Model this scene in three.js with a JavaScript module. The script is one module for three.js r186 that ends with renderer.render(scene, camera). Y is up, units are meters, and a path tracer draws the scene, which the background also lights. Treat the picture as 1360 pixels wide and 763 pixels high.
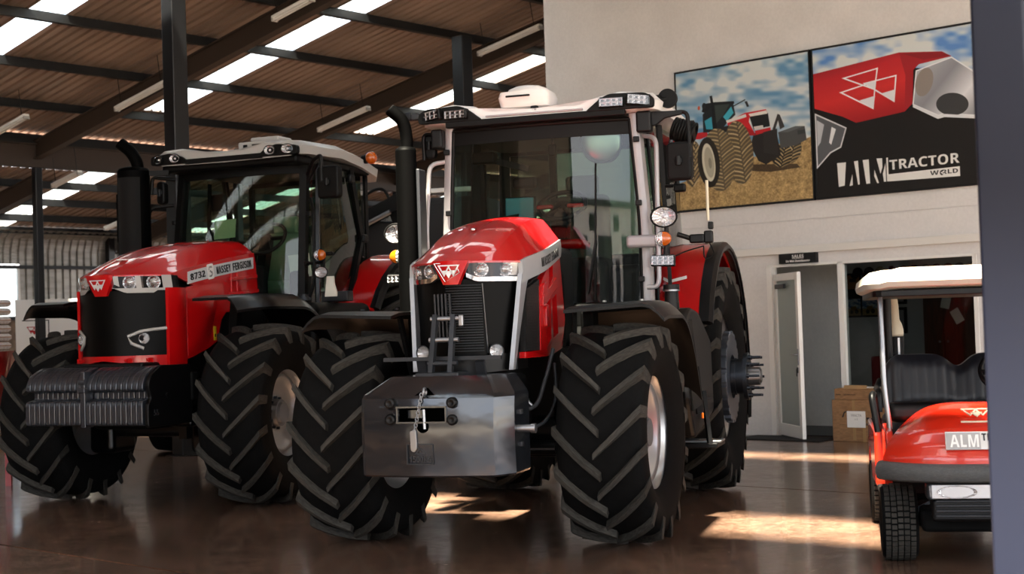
import * as THREE from 'three';
import { RoundedBoxGeometry } from 'three/addons/geometries/RoundedBoxGeometry.js';
import { mergeGeometries, mergeVertices, toCreasedNormals } from 'three/addons/utils/BufferGeometryUtils.js';
import { FontLoader } from 'three/addons/loaders/FontLoader.js';
import { TextGeometry } from 'three/addons/geometries/TextGeometry.js';
import { RectAreaLightUniformsLib } from 'three/addons/lights/RectAreaLightUniformsLib.js';
import { Brush, Evaluator, SUBTRACTION } from 'three-bvh-csg';

// ---------- camera, sky, sun, exposure ----------
RectAreaLightUniformsLib.init();
const scene = new THREE.Scene();
const renderer = new THREE.WebGLRenderer();
renderer.toneMapping = THREE.LinearToneMapping;
renderer.toneMappingExposure = 2.0;
renderer.shadowMap.enabled = true;
const camera = new THREE.PerspectiveCamera(2 * Math.atan(381.5 / 1880) * 180 / Math.PI, 1360 / 763, 0.1, 300);
camera.position.set(0, 1.52, 0);
camera.lookAt(0, 1.52 + Math.tan(0.027), -1);
camera.rotateZ(-0.0322);
camera.focus = 10.2;
camera.userData.fStop = 3.2;

let seed = 7;
const rnd = () => { seed = (seed * 1664525 + 1013904223) >>> 0; return seed / 4294967296; };
// tiling value noise on an n x n lattice
function lattice(n, s) {
  let k = s >>> 0; const a = new Float32Array(n * n);
  for (let i = 0; i < n * n; i++) { k = (k * 1664525 + 1013904223) >>> 0; a[i] = k / 4294967296; }
  return (x, y) => {
    x *= n; y *= n; const xi = Math.floor(x), yi = Math.floor(y); let fx = x - xi, fy = y - yi;
    fx = fx * fx * (3 - 2 * fx); fy = fy * fy * (3 - 2 * fy);
    const g = (i, j) => a[((j % n + n) % n) * n + ((i % n + n) % n)];
    return (g(xi, yi) * (1 - fx) + g(xi + 1, yi) * fx) * (1 - fy) + (g(xi, yi + 1) * (1 - fx) + g(xi + 1, yi + 1) * fx) * fy;
  };
}
{ // bright hazy daylight sky with broken cloud, the same all round
  const w = 512, h = 256, d = new Float32Array(w * h * 4), n1 = lattice(16, 3), n2 = lattice(48, 9);
  for (let j = 0; j < h; j++) for (let i = 0; i < w; i++) {
    const el = (j + 0.5) / h * 180 - 90, t = Math.max(0, el) / 90;
    const cl = Math.min(1, Math.max(0, (n1(i / w, j / h) * 0.65 + n2(i / w, j / h) * 0.35 - 0.38) * 2.6));
    const base = [1.15 - 0.55 * Math.pow(t, 0.6), 1.25 - 0.4 * Math.pow(t, 0.6), 1.4 - 0.2 * t], cloud = [1.5, 1.48, 1.45];
    const o = (j * w + i) * 4;
    for (let c = 0; c < 3; c++) d[o + c] = el < 0 ? 0.5 : base[c] * (1 - cl) + cloud[c] * cl;
    d[o + 3] = 1;
  }
  const sky = new THREE.DataTexture(d, w, h, THREE.RGBAFormat, THREE.FloatType);
  sky.mapping = THREE.EquirectangularReflectionMapping; sky.magFilter = THREE.LinearFilter; sky.needsUpdate = true;
  scene.background = sky; scene.backgroundIntensity = 1.6;
}
// building axes: local x runs along v (purlins), local z is -u (up the roof slope)
const TW = 0.847, SU = [-Math.sin(TW), -Math.cos(TW)], SV = [Math.cos(TW), -Math.sin(TW)];
const UV = (u, v, y = 0) => new THREE.Vector3(u * SU[0] + v * SV[0], y, u * SU[1] + v * SV[1]);
{
  const sun = new THREE.DirectionalLight(0xfff1dd, 44);
  const to = UV(7, 7.5), dir = UV(0.12, 0.38, -1).normalize();   // travels down and away from the open side
  sun.position.copy(to).addScaledVector(dir, -40); sun.target.position.copy(to);
  sun.castShadow = true; sun.shadow.radius = 6; sun.shadow.mapSize.set(4096, 4096);
  Object.assign(sun.shadow.camera, { left: -30, right: 30, top: 30, bottom: -30, near: 1, far: 90 });
  scene.add(sun, sun.target);
}

// ---------- helpers ----------
const V3 = (x, y, z) => new THREE.Vector3(x, y, z);
const taken = new Map();
function numbered(n) { const k = taken.get(n) || 0; taken.set(n, k + 1); return k ? `${n}_${String(k).padStart(3, '0')}` : n; }
function thing(name, label, category, group) {
  const o = new THREE.Group(); o.name = numbered(name); o.userData = { label, category }; if (group) o.userData.group = group; scene.add(o); return o;
}
function strip(g) { const q = g.index ? g.toNonIndexed() : g; for (const k of Object.keys(q.attributes)) if (!['position', 'normal', 'uv'].includes(k)) q.deleteAttribute(k); if (!q.attributes.normal) q.computeVertexNormals(); if (!q.attributes.uv) q.setAttribute('uv', new THREE.BufferAttribute(new Float32Array(q.attributes.position.count * 2), 2)); q.clearGroups(); return q; }
function join(gs) { return Array.isArray(gs) ? (gs.length === 1 ? gs[0] : mergeGeometries(gs.map(strip))) : gs; }
function mesh(name, geos, mat, parent) {
  const m = new THREE.Mesh(join(geos), mat); m.castShadow = m.receiveShadow = true;
  if (parent) { m.name = name; parent.add(m); } else { m.name = numbered(name); scene.add(m); }
  return m;
}
function tag(o, label, category, group) { o.userData.label = label; o.userData.category = category; if (group) o.userData.group = group; return o; }
function struct(name, geos, mat) { const m = mesh(name, geos, mat); m.userData.kind = 'structure'; m.rotation.y = TW; return m; }
function structGroup(name) { const g = new THREE.Group(); g.name = name; g.userData.kind = 'structure'; g.rotation.y = TW; scene.add(g); return g; }
const bx = (w, h, d, x = 0, y = 0, z = 0) => new THREE.BoxGeometry(w, h, d).translate(x, y, z);
const rb = (w, h, d, r, x = 0, y = 0, z = 0, s = 2) => new RoundedBoxGeometry(w, h, d, s, Math.min(r, w / 2.01, h / 2.01, d / 2.01)).translate(x, y, z);
// box given by extents
const bb = (x0, x1, y0, y1, z0, z1) => bx(x1 - x0, y1 - y0, z1 - z0, (x0 + x1) / 2, (y0 + y1) / 2, (z0 + z1) / 2);
const rbb = (x0, x1, y0, y1, z0, z1, r, s) => rb(x1 - x0, y1 - y0, z1 - z0, r, (x0 + x1) / 2, (y0 + y1) / 2, (z0 + z1) / 2, s);
// cylinder along an axis
function cy(axis, r0, r1, len, x = 0, y = 0, z = 0, seg = 24) {
  const g = new THREE.CylinderGeometry(r1, r0, len, seg); if (axis === 'x') g.rotateZ(-Math.PI / 2); if (axis === 'z') g.rotateX(Math.PI / 2); return g.translate(x, y, z);
}
function lathe(pts, seg, axis = 'y') { const g = new THREE.LatheGeometry(pts.map(p => new THREE.Vector2(p[0], p[1])), seg); if (axis === 'x') g.rotateZ(-Math.PI / 2); if (axis === 'z') g.rotateX(Math.PI / 2); return g; }
function tube(pts, r, seg = 8, n = 0, straight = false) {
  const P = pts.map(p => Array.isArray(p) ? V3(...p) : p); let c;
  if (straight || P.length === 2) { c = new THREE.CurvePath(); for (let i = 0; i + 1 < P.length; i++) c.add(new THREE.LineCurve3(P[i], P[i + 1])); } else c = new THREE.CatmullRomCurve3(P, false, 'centripetal');
  return new THREE.TubeGeometry(c, n || Math.max(2, (P.length - 1) * (straight ? 1 : 5)), r, seg);
}
// bent pipe: straight runs joined by short bends
function pipe(pts, r, bend = 0.05, seg = 10) {
  const P = pts.map(p => V3(...p)), out = [P[0]];
  for (let i = 1; i + 1 < P.length; i++) {
    const a = P[i - 1], b = P[i], c = P[i + 1], k1 = Math.min(bend, a.distanceTo(b) / 2.1), k2 = Math.min(bend, b.distanceTo(c) / 2.1);
    const p = b.clone().lerp(a, k1 / a.distanceTo(b)), q = b.clone().lerp(c, k2 / b.distanceTo(c));
    for (let t = 0; t <= 4; t++) { const s = t / 4; out.push(p.clone().multiplyScalar((1 - s) ** 2).addScaledVector(b, 2 * s * (1 - s)).addScaledVector(q, s * s)); }
  }
  out.push(P[P.length - 1]);
  const path = new THREE.CurvePath(); for (let i = 0; i + 1 < out.length; i++) path.add(new THREE.LineCurve3(out[i], out[i + 1]));
  const L = path.getLength(); let acc = 0; const n = out.length - 1;
  // sample exactly at the points
  path.getPointAt = t => { const f = t * n, i = Math.min(n - 1, Math.floor(f)); return out[i].clone().lerp(out[i + 1], f - i); };
  path.getTangentAt = t => { const f = t * n, i = Math.min(n - 1, Math.floor(f)), k = f - i; const a = out[Math.max(0, i - (k < 1e-6 && i > 0 ? 1 : 0))], b = out[i + 1]; return b.clone().sub(a).normalize(); };
  const g = new THREE.TubeGeometry(path, n, r, seg);
  const caps = [[P[0], out[1].clone().sub(out[0])], [P[P.length - 1], out[n].clone().sub(out[n - 1])]].map(([p, d]) => { const c = new THREE.CircleGeometry(r, seg); c.lookAt(d); return c.translate(p.x, p.y, p.z); });
  return join([g, ...caps]);
}
// straight bar with a rectangular section between two points
function bar(a, b, w, h) {
  const A = V3(...a), B = V3(...b), L = A.distanceTo(B), g = new THREE.BoxGeometry(w, h, L);
  const o = new THREE.Object3D(); o.position.copy(A).lerp(B, 0.5); o.lookAt(B); o.updateMatrix(); return g.applyMatrix4(o.matrix);
}
const rod = (a, b, r, seg = 12) => { const A = V3(...a), B = V3(...b), g = new THREE.CylinderGeometry(r, r, A.distanceTo(B), seg).rotateX(Math.PI / 2), o = new THREE.Object3D(); o.position.copy(A).lerp(B, 0.5); o.lookAt(B); o.updateMatrix(); return g.applyMatrix4(o.matrix); };
// loft: rows of points -> quad strip surface; each row same length
function loft(rows, closed = false, capEnds = false, crease = 0.6) {
  const n = rows[0].length, pos = [], uv = [], idx = [];
  rows.forEach((r, i) => r.forEach((p, j) => { pos.push(...p); uv.push(j / (n - 1), i / (rows.length - 1)); }));
  const m = closed ? n : n - 1;
  for (let i = 0; i + 1 < rows.length; i++) for (let j = 0; j < m; j++) { const a = i * n + j, b = i * n + (j + 1) % n, c = a + n, d = b + n; idx.push(a, b, d, a, d, c); }
  if (capEnds) for (const [i, f] of [[0, 1], [rows.length - 1, 0]]) { const c = pos.length / 3, ce = [0, 1, 2].map(k => rows[i].reduce((s, p) => s + p[k], 0) / n); pos.push(...ce); uv.push(0.5, 0.5); for (let j = 0; j < n; j++) { const a = i * n + j, b = i * n + (j + 1) % n; f ? idx.push(c, b, a) : idx.push(c, a, b); } }
  const g = new THREE.BufferGeometry(); g.setAttribute('position', new THREE.Float32BufferAttribute(pos, 3)); g.setAttribute('uv', new THREE.Float32BufferAttribute(uv, 2)); g.setIndex(idx);
  return toCreasedNormals(g, crease);
}
// prism: outline in (a,b) swept along an axis with small bevel. plane 'xy'|'zy'(sweep x)|'xz'(sweep y)
function prism(pts, d0, d1, plane = 'xy', bevel = 0, holes = [], curve = 6) {
  const s = new THREE.Shape(pts.map(p => new THREE.Vector2(p[0], p[1])));
  for (const h of holes) s.holes.push(new THREE.Path(h.map(p => new THREE.Vector2(p[0], p[1]))));
  const g = new THREE.ExtrudeGeometry(s, { depth: d1 - d0 - 2 * bevel, bevelEnabled: bevel > 0, bevelThickness: bevel, bevelSize: bevel, bevelOffset: -bevel, bevelSegments: 2, curveSegments: curve }).translate(0, 0, d0 + bevel);
  if (plane === 'zy') g.applyMatrix4(new THREE.Matrix4().set(0, 0, 1, 0, 0, 1, 0, 0, 1, 0, 0, 0, 0, 0, 0, 1));   // (a,b,s) -> x=s, y=b, z=a (mirrors)
  if (plane === 'xz') g.applyMatrix4(new THREE.Matrix4().set(1, 0, 0, 0, 0, 0, 1, 0, 0, 1, 0, 0, 0, 0, 0, 1));   // x=a, y=s, z=b (mirrors)
  if (plane !== 'xy') { const p = g.attributes.position, q = g.attributes.uv; const nn = g.attributes.normal; for (let i = 0; i < p.count; i += 3) for (const at of [p, q, nn]) for (let k = 0; k < at.itemSize; k++) { const a = at.array[(i + 1) * at.itemSize + k]; at.array[(i + 1) * at.itemSize + k] = at.array[(i + 2) * at.itemSize + k]; at.array[(i + 2) * at.itemSize + k] = a; } }
  return g;
}
// soften an outline: replace corners by short arcs
function roundPts(pts, r, n = 3) {
  const out = [], L = pts.length;
  for (let i = 0; i < L; i++) {
    const a = pts[(i + L - 1) % L], b = pts[i], c = pts[(i + 1) % L], k = Array.isArray(r) ? r[i] : r;
    const l1 = Math.hypot(a[0] - b[0], a[1] - b[1]), l2 = Math.hypot(c[0] - b[0], c[1] - b[1]), q = Math.min(k, l1 / 2.1, l2 / 2.1);
    const p = [b[0] + (a[0] - b[0]) * q / l1, b[1] + (a[1] - b[1]) * q / l1], s = [b[0] + (c[0] - b[0]) * q / l2, b[1] + (c[1] - b[1]) * q / l2];
    for (let t = 0; t <= n; t++) { const e = t / n; out.push([(1 - e) ** 2 * p[0] + 2 * e * (1 - e) * b[0] + e * e * s[0], (1 - e) ** 2 * p[1] + 2 * e * (1 - e) * b[1] + e * e * s[1]]); }
  }
  return out;
}
const mirrorX = g => { const q = strip(g.clone()); q.scale(-1, 1, 1); const p = q.attributes; for (let i = 0; i < p.position.count; i += 3) for (const at of Object.values(p)) for (let k = 0; k < at.itemSize; k++) { const a = at.array[(i + 1) * at.itemSize + k]; at.array[(i + 1) * at.itemSize + k] = at.array[(i + 2) * at.itemSize + k]; at.array[(i + 2) * at.itemSize + k] = a; } return q; };
const move = (g, x, y, z) => g.clone().translate(x, y, z);
const rot = (g, rx, ry, rz) => g.clone().applyMatrix4(new THREE.Matrix4().makeRotationFromEuler(new THREE.Euler(rx, ry, rz)));
// box-project uv in metres
function uvBox(g, s = 1) {
  g = strip(g); const p = g.attributes.position, n = g.attributes.normal, uv = g.attributes.uv;
  for (let i = 0; i < p.count; i++) { const ax = Math.abs(n.getX(i)), ay = Math.abs(n.getY(i)), az = Math.abs(n.getZ(i)); const [a, b] = ay >= ax && ay >= az ? [p.getX(i), p.getZ(i)] : ax >= az ? [p.getZ(i), p.getY(i)] : [p.getX(i), p.getY(i)]; uv.setXY(i, a * s, b * s); }
  return g;
}
const font = await new FontLoader().loadAsync('fonts/droid/droid_sans_bold.typeface.json');
// raised lettering, its middle at the origin, w metres wide
function lettering(txt, w, h, depth) {
  const g = new TextGeometry(txt, { font, size: 1, depth: 0.2, curveSegments: 3, bevelEnabled: false }); g.computeBoundingBox(); const b = g.boundingBox;
  g.translate(-(b.min.x + b.max.x) / 2, -(b.min.y + b.max.y) / 2, 0).scale(w / (b.max.x - b.min.x), h / (b.max.y - b.min.y), depth / 0.2); return g;
}
// place a flat piece authored in xy at p, its x axis along ex and y axis along ey
function onPlane(g, p, ex, ey) {
  const X = V3(...ex).normalize(), Z = X.clone().cross(V3(...ey)).normalize(), Y = Z.clone().cross(X);
  return g.clone().applyMatrix4(new THREE.Matrix4().makeBasis(X, Y, Z).setPosition(V3(...p)));
}

// ---------- materials ----------
function dataTex(n, f, srgb = true, rx = 1, ry = 1) {
  const d = new Uint8Array(n * n * 4); for (let j = 0; j < n; j++) for (let i = 0; i < n; i++) { const c = f(i / n, j / n, i, j), o = (j * n + i) * 4; for (let k = 0; k < 3; k++) d[o + k] = Math.max(0, Math.min(255, Math.round(255 * (Array.isArray(c) ? c[k] : c)))); d[o + 3] = 255; }
  const t = new THREE.DataTexture(d, n, n); t.wrapS = t.wrapT = THREE.RepeatWrapping; t.magFilter = THREE.LinearFilter; if (srgb) t.colorSpace = THREE.SRGBColorSpace; t.repeat.set(rx, ry); t.needsUpdate = true; return t;
}
const M = {};
const std = (color, roughness = 0.5, metalness = 0, more = {}) => new THREE.MeshStandardMaterial({ color, roughness, metalness, ...more });
const phy = (color, roughness, more = {}) => new THREE.MeshPhysicalMaterial({ color, roughness, ...more });
{
  const a = lattice(6, 11), b = lattice(24, 12), c = lattice(90, 13), d = lattice(256, 14), e = lattice(400, 15);
  const sp = new Map(); for (let k = 0; k < 520; k++) sp.set(Math.floor(rnd() * 1024) * 1024 + Math.floor(rnd() * 1024), 0.3 + rnd() * 0.5);
  M.floor = phy(0xffffff, 1, {
    map: dataTex(1024, (x, y, i, j) => {
      const n = a(x, y) * 0.25 + b(x, y) * 0.25 + c(x, y) * 0.2 + d(x, y) * 0.3, t = 0.42 + n * 0.8, s = e(x * 0.25, y) > 0.93 ? 0.05 : 0, w = sp.get(j * 1024 + i) || sp.get(j * 1024 + i - 1) || sp.get((j - 1) * 1024 + i) || 0;
      return [0.47 * t + s + w * 0.5, 0.36 * t + s + w * 0.5, 0.297 * t + s + w * 0.5];
    }),
    roughnessMap: dataTex(512, (x, y) => 0.16 + 0.1 * (b(x, y) * 0.5 + c(x, y) * 0.5) + (d(x, y) > 0.8 ? 0.03 : 0), false),
    bumpMap: dataTex(512, (x, y) => b(x, y) * 0.7 + c(x, y) * 0.3, false), bumpScale: 0.0005, clearcoat: 0.2, clearcoatRoughness: 0.08
  });
  M.apron = std(0xffffff, 0.9, 0, { map: dataTex(512, (x, y) => { const t = 0.9 + 0.2 * (a(x, y) - 0.5) + 0.15 * (c(x, y) - 0.5); return [0.62 * t, 0.59 * t, 0.54 * t]; }) });
  M.plaster = std(0xffffff, 0.75, 0, { map: dataTex(512, (x, y) => { const t = 0.97 + 0.04 * (a(x, y) - 0.5) + 0.03 * (c(x, y) - 0.5); return [0.885 * t, 0.874 * t, 0.866 * t]; }), bumpMap: dataTex(256, (x, y) => c(x, y) * 0.5 + d(x, y) * 0.5, false), bumpScale: 0.001 });
  M.trim = std(0xdedad4, 0.55);
  M.greyPaint = std(0xa9a6a4, 0.7);
  M.roofSheet = std(0xffffff, 0.42, 0.3, { map: dataTex(512, (x, y) => { const t = 0.95 + 0.2 * (a(x, y) * 0.6 + c(x, y) * 0.1 + b(x, y) * 0.3); return [0.6 * t, 0.515 * t, 0.46 * t]; }) });
  M.galv = std(0xffffff, 0.4, 0.6, { map: dataTex(512, (x, y) => { const t = 0.8 + 0.35 * (b(x, y) * 0.5 + c(x, y) * 0.5); return [0.6 * t, 0.585 * t, 0.56 * t]; }) });
  M.skylight = phy(0xeef2ee, 0.25, { transmission: 1, thickness: 0, ior: 1.3, side: THREE.DoubleSide });
  M.steelBrown = std(0x3d3129, 0.6, 0.1);
  M.steelDark = std(0x101113, 0.45, 0.2);
  M.column = std(0x111215, 0.35, 0.2);
  M.columnBlue = std(0x1a1e2e, 0.4, 0.1);
  M.brick = std(0xffffff, 0.9, 0, { map: dataTex(256, (x, y) => { const t = 0.9 + 0.25 * (b(x, y) - 0.5); return [0.5 * t, 0.43 * t, 0.37 * t]; }) });
  // tractors
  M.red = phy(0xb3070b, 0.35, { specularIntensity: 0.3, clearcoat: 0.85, clearcoatRoughness: 0.04 });
  M.chairRed = std(0x7a0a10, 0.7);
  M.silverBand = phy(0xc4c5c7, 0.4, { clearcoat: 0.4, clearcoatRoughness: 0.1 });
  M.silver = phy(0x98999c, 0.38, { metalness: 0.3, clearcoat: 0.6, clearcoatRoughness: 0.1 });
  M.cabGrey = phy(0x9c999b, 0.4, { metalness: 0.2, clearcoat: 0.5, clearcoatRoughness: 0.15 });
  M.roofWhite = phy(0xe6e2df, 0.35, { clearcoat: 0.4 });
  M.roofGrey = phy(0xa9a7a3, 0.4, { clearcoat: 0.4, clearcoatRoughness: 0.2 });
  M.blackPlastic = phy(0x060607, 0.42, { specularIntensity: 0.5 });
  M.satin = phy(0x040404, 0.52, { specularIntensity: 0.4 });
  M.blackGloss = phy(0x040405, 0.3, { specularIntensity: 0.5, clearcoat: 0.12, clearcoatRoughness: 0.1 });
  M.mattBlack = phy(0x060606, 0.8, { specularIntensity: 0.3 });
  M.grilleBlack = phy(0x030303, 0.4, { specularIntensity: 0.18 });
  M.grilleMesh = std(0x0a0a0b, 0.55, 0.3, { bumpMap: dataTex(128, (x, y) => ((x * 16) % 1 > 0.35 && (y * 16) % 1 > 0.35) ? 0 : 1, false, 6, 6), bumpScale: 0.004 });
  M.rubber = phy(0xffffff, 0.8, { specularIntensity: 0.15, map: dataTex(256, (x, y) => { const t = 0.8 + 0.5 * (b(x, y) * 0.6 + d(x, y) * 0.4); return [0.06 * t, 0.059 * t, 0.059 * t]; }) });
  M.lug = [0, 1, 2].map(k => phy(0xffffff, 0.75, { specularIntensity: 0.25, map: dataTex(128, (x, y) => { const t = 0.8 + 0.4 * b(x, y) + 0.06 * k; return [0.215 * t, 0.206 * t, 0.192 * t]; }) }));
  M.rim = std(0xb9bbbd, 0.3, 0.75);
  M.steel = std(0x8c8d90, 0.3, 0.9);
  M.steelBlue = std(0x3a3f47, 0.32, 0.8);
  M.ringSteel = std(0x6a6f78, 0.35, 0.85);
  M.castGrey = std(0x2b2d31, 0.45, 0.4);
  M.weight = phy(0x2c2f34, 0.17, { metalness: 0.55, clearcoat: 0.8, clearcoatRoughness: 0.14, bumpMap: dataTex(256, (x, y) => a(x, y) * 0.7 + b(x, y) * 0.3, false), bumpScale: 0.006 });
  M.exhaust = phy(0x020202, 0.55, { specularIntensity: 0.07 });
  M.weightPlate = phy(0x3d4047, 0.3, { metalness: 0.5, clearcoat: 0.7, clearcoatRoughness: 0.15 });
  M.mirrorFace = std(0x8d9698, 0.28, 1);
  M.emblem = std(0xdcdcdc, 0.3, 0.3);
  M.chrome = std(0xd8d8d8, 0.12, 1);
  M.reflector = std(0xe8e8ea, 0.18, 1, { bumpMap: dataTex(128, (x, y) => (Math.floor(x * 12) + Math.floor(y * 12)) % 2 ? 1 : Math.abs(Math.sin(x * 38)) * 0.6, false), bumpScale: 0.01 });
  M.lens = phy(0xffffff, 0.03, { transmission: 1, thickness: 0, ior: 1.45 });
  M.glass = phy(0xb9cbc1, 0.02, { transmission: 1, thickness: 0, ior: 1.5, side: THREE.DoubleSide });
  M.glassDoor = phy(0xb9c4c0, 0.45, { transmission: 0.55, thickness: 0, ior: 1.5, side: THREE.DoubleSide });
  M.glassOffice = phy(0xcfd4d4, 0.02, { transmission: 1, thickness: 0, ior: 1.5, side: THREE.DoubleSide });
  M.amber = phy(0xd9660c, 0.12, { transmission: 0.35, thickness: 0, clearcoat: 1 });
  M.headliner = std(0x4a4a44, 0.9);
  M.seatGrey = std(0x3c4038, 0.85);
  M.seatGreen = std(0x7f9a7a, 0.8);
  M.tealScreen = std(0x1d7f93, 0.3);
  M.paper = std(0xe9e6da, 0.85);
  M.paperGreen = std(0xb6c89a, 0.85);
  M.white = std(0xe8e6e2, 0.5);
  M.cream = std(0xd8cdb4, 0.55);
  M.orange = std(0xd98a12, 0.5);
  M.yellow = std(0xd9b91b, 0.5);
  M.tarp = std(0x17181a, 0.55);
  M.cardboard = std(0xffffff, 0.85, 0, { map: dataTex(256, (x, y) => { const t = 0.92 + 0.16 * (c(x * 0.3, y) - 0.5) + 0.08 * (a(x, y) - 0.5); return [0.62 * t, 0.465 * t, 0.32 * t]; }) });
  M.cardTape = std(0x9c7a50, 0.4);
  M.blue = std(0x1761b0, 0.6);
  M.cartRed = phy(0xc8240f, 0.28, { clearcoat: 1, clearcoatRoughness: 0.05 });
  M.cartBumper = std(0xffffff, 0.6, 0, { map: dataTex(256, (x, y) => { const t = 0.27 + (d(x, y) > 0.72 ? 0.08 : 0); return [t, t, t]; }), bumpMap: dataTex(256, (x, y) => d(x, y), false), bumpScale: 0.0015 });
  M.vinyl = std(0x14151b, 0.45);
  M.canopy = phy(0xb4ada1, 0.35, { clearcoat: 0.3 });
  M.mat = std(0x0d0d0e, 0.95);
  M.wood = std(0xffffff, 0.5, 0, { map: dataTex(256, (x, y) => { const t = 0.75 + 0.5 * c(x, y * 0.08); return [0.33 * t, 0.16 * t, 0.075 * t]; }) });
  M.label = std(0xd8d6d2, 0.4, 0.15);
  M.ink = std(0x0b0b0c, 0.6);
  M.bag = std(0xffffff, 0.6, 0, { map: dataTex(128, (x, y) => { const t = 0.85 + 0.3 * (b(x, y) - 0.5), k = Math.abs(y - 0.5) < 0.17; return k ? [0.72 * t, 0.56 * t, 0.46 * t] : [0.88 * t, 0.84 * t, 0.82 * t]; }) });
}

// ---------- the building ----------
const ROOF0 = 5.2, SLOPE = 0.176, UB = 22.8, DROP = 0.6, UR = 1.2, UE = -10, UW = 27.1, V0 = -8, V1 = 31;
const roofY = u => u > UR ? ROOF0 + SLOPE * (UB - u) : ROOF0 + SLOPE * (UB - 2 * UR + u);
const VW = 15.77;                                   // face of the white wall
{ // polished brown concrete floor: slabs with recessed joints
  const g = structGroup('floor');
  const base = mesh('floor_base', bb(V0, V1, -0.3, -0.012, -UW, -UE), M.mat, g);
  const vs = [V0, -0.1, 5.4, 10.95, VW + 0.05, V1], us = [UE, -5.5, 3.1, 12.9, 20.2, UW];
  for (let i = 0; i + 1 < vs.length; i++) for (let j = 0; j + 1 < us.length; j++) {
    const s = uvBox(bb(vs[i] + 0.014, vs[i + 1] - 0.014, -0.25, 0, -us[j + 1] + 0.006, -us[j] - 0.006), 0.25); mesh('slab', s, M.floor, g);
  }
}
struct('ground', uvBox(bb(-70, V0 - 0.02, -0.5, -0.02, -70, 70), 0.2), M.apron);
struct('ground_side', uvBox(bb(V0, 70, -0.5, -0.02, -UE + 0.02, 70), 0.2), M.apron);
const lerpN = (a, b, t) => a + (b - a) * t;
// corrugated roof sheets with translucent strips
function ribbed(v0, v1, u0, u1, y0, y1, depth = 0.06, pitch = 0.1715) {
  const row0 = [], row1 = []; const n = Math.max(1, Math.round((v1 - v0) / pitch)), p = (v1 - v0) / n;
  for (let k = 0; k < n; k++) for (const [f, h] of [[0, 0], [0.62, 0], [0.7, 1], [0.9, 1]]) { const v = v0 + (k + f) * p; row0.push([v, y0 + h * depth, -u0]); row1.push([v, y1 + h * depth, -u1]); }
  row0.push([v1, y0, -u0]); row1.push([v1, y1, -u1]);
  const g = loft([row0, row1], false, false, 0.2), q = g.attributes.uv, po = g.attributes.position; for (let i = 0; i < q.count; i++) q.setXY(i, po.getX(i) * 0.4, po.getZ(i) * 0.12); return g;
}
const STRIPS = [-7.3, -2.85, 1.4, 5.75, 10.48, 14.58, 19.5, 23.9, 28.3], SW = 0.28, swOf = s => s < 9 ? 0.45 : SW, U_TOP = 21.1;
const RAFT = [-8.0, -4.3, 0.05, 4.5, 8.85, 13.2, 17.6, 22.0, 26.4, 30.6];
{
  const g = structGroup('roof');
  const spans = [[UB + 0.25, UR, 0], [UR, UE - 1, 0], [UW + 0.1, UB + 0.12, DROP]];
  for (const [ua, ub, drop] of spans) {
    let v = V0 - 1;
    for (const s of [...STRIPS, null]) {
      const w = s === null ? 0 : swOf(s), e = s === null ? V1 + 0.5 : s - w, Y = u => roofY(u) - drop;
      mesh('roof_sheet', ribbed(v, e, ua, ub, Y(ua), Y(ub)), M.roofSheet, g);
      if (s === null) break;
      // translucent length of this strip: from near the eaves up (the two front bays only higher up), but plain sheets over the offices
      const hi = drop ? ua - 0.25 : s > 0 && s < 9 ? Math.min(ua, s > 4 ? 8.6 : 7.0) : Math.min(ua, U_TOP), lo = s > 12 && ub < 13.3 ? Math.min(hi, 13.3) : ub;
      if (hi < ua) mesh('roof_sheet', ribbed(s - w, s + w, ua, hi, Y(ua), Y(hi)), M.roofSheet, g);
      if (lo < hi) mesh('skylight_sheet', ribbed(s - w, s + w, hi, lo, Y(hi), Y(lo)), M.skylight, g);
      if (lo > ub) mesh('roof_sheet', ribbed(s - w, s + w, lo, ub, Y(lo), Y(ub)), M.roofSheet, g);
      v = s + w;
    }
  }
  const pur = (u, drop) => mesh('purlin', [bb(V0 - 0.6, V1, roofY(u) - drop - 0.15, roofY(u) - drop - 0.012, -u - 0.025, -u + 0.025), bb(V0 - 0.6, V1, roofY(u) - drop - 0.15, roofY(u) - drop - 0.135, -u - 0.03, -u + 0.07)], M.steelDark, g);
  for (let u = 21.2; u > UE; u -= 1.745) pur(u, 0);
  for (const u of [23.6, 24.75, 25.9, 26.85]) pur(u, DROP);
  for (const v of RAFT) {
    const I = (a, b, drop) => { const sec = (dy, h, w) => { const y = u => roofY(u) - drop - dy; return loft([[[v - w, y(a), -a], [v + w, y(a), -a], [v + w, y(a) - h, -a], [v - w, y(a) - h, -a]], [[v - w, y(b), -b], [v + w, y(b), -b], [v + w, y(b) - h, -b], [v - w, y(b) - h, -b]]], true, true); }; return [sec(0.15, 0.018, 0.075), sec(0.16, 0.31, 0.02), sec(0.46, 0.018, 0.075)]; };
    mesh('rafter', I(UB, UR, 0), M.steelBrown, g); mesh('rafter', I(UR, UE, 0), M.steelBrown, g); mesh('rafter', I(UW, UB, DROP), M.steelBrown, g);
  }
  // eaves beam where the roof steps down, open above between the ribs
  mesh('eaves_beam', [bb(V0, V1, roofY(UB) - 0.62, roofY(UB) - 0.6, -UB - 0.09, -UB + 0.09), bb(V0, V1, roofY(UB) - 0.62, roofY(UB) - 0.2, -UB - 0.015, -UB + 0.015), bb(V0, V1, roofY(UB) - 0.22, roofY(UB) - 0.2, -UB - 0.09, -UB + 0.09)], M.steelBrown, g);
  mesh('purlin', bb(V0, V1, roofY(UB) - 0.2, roofY(UB) - 0.03, -UB - 0.03, -UB + 0.03), M.steelDark, g);
}
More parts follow.
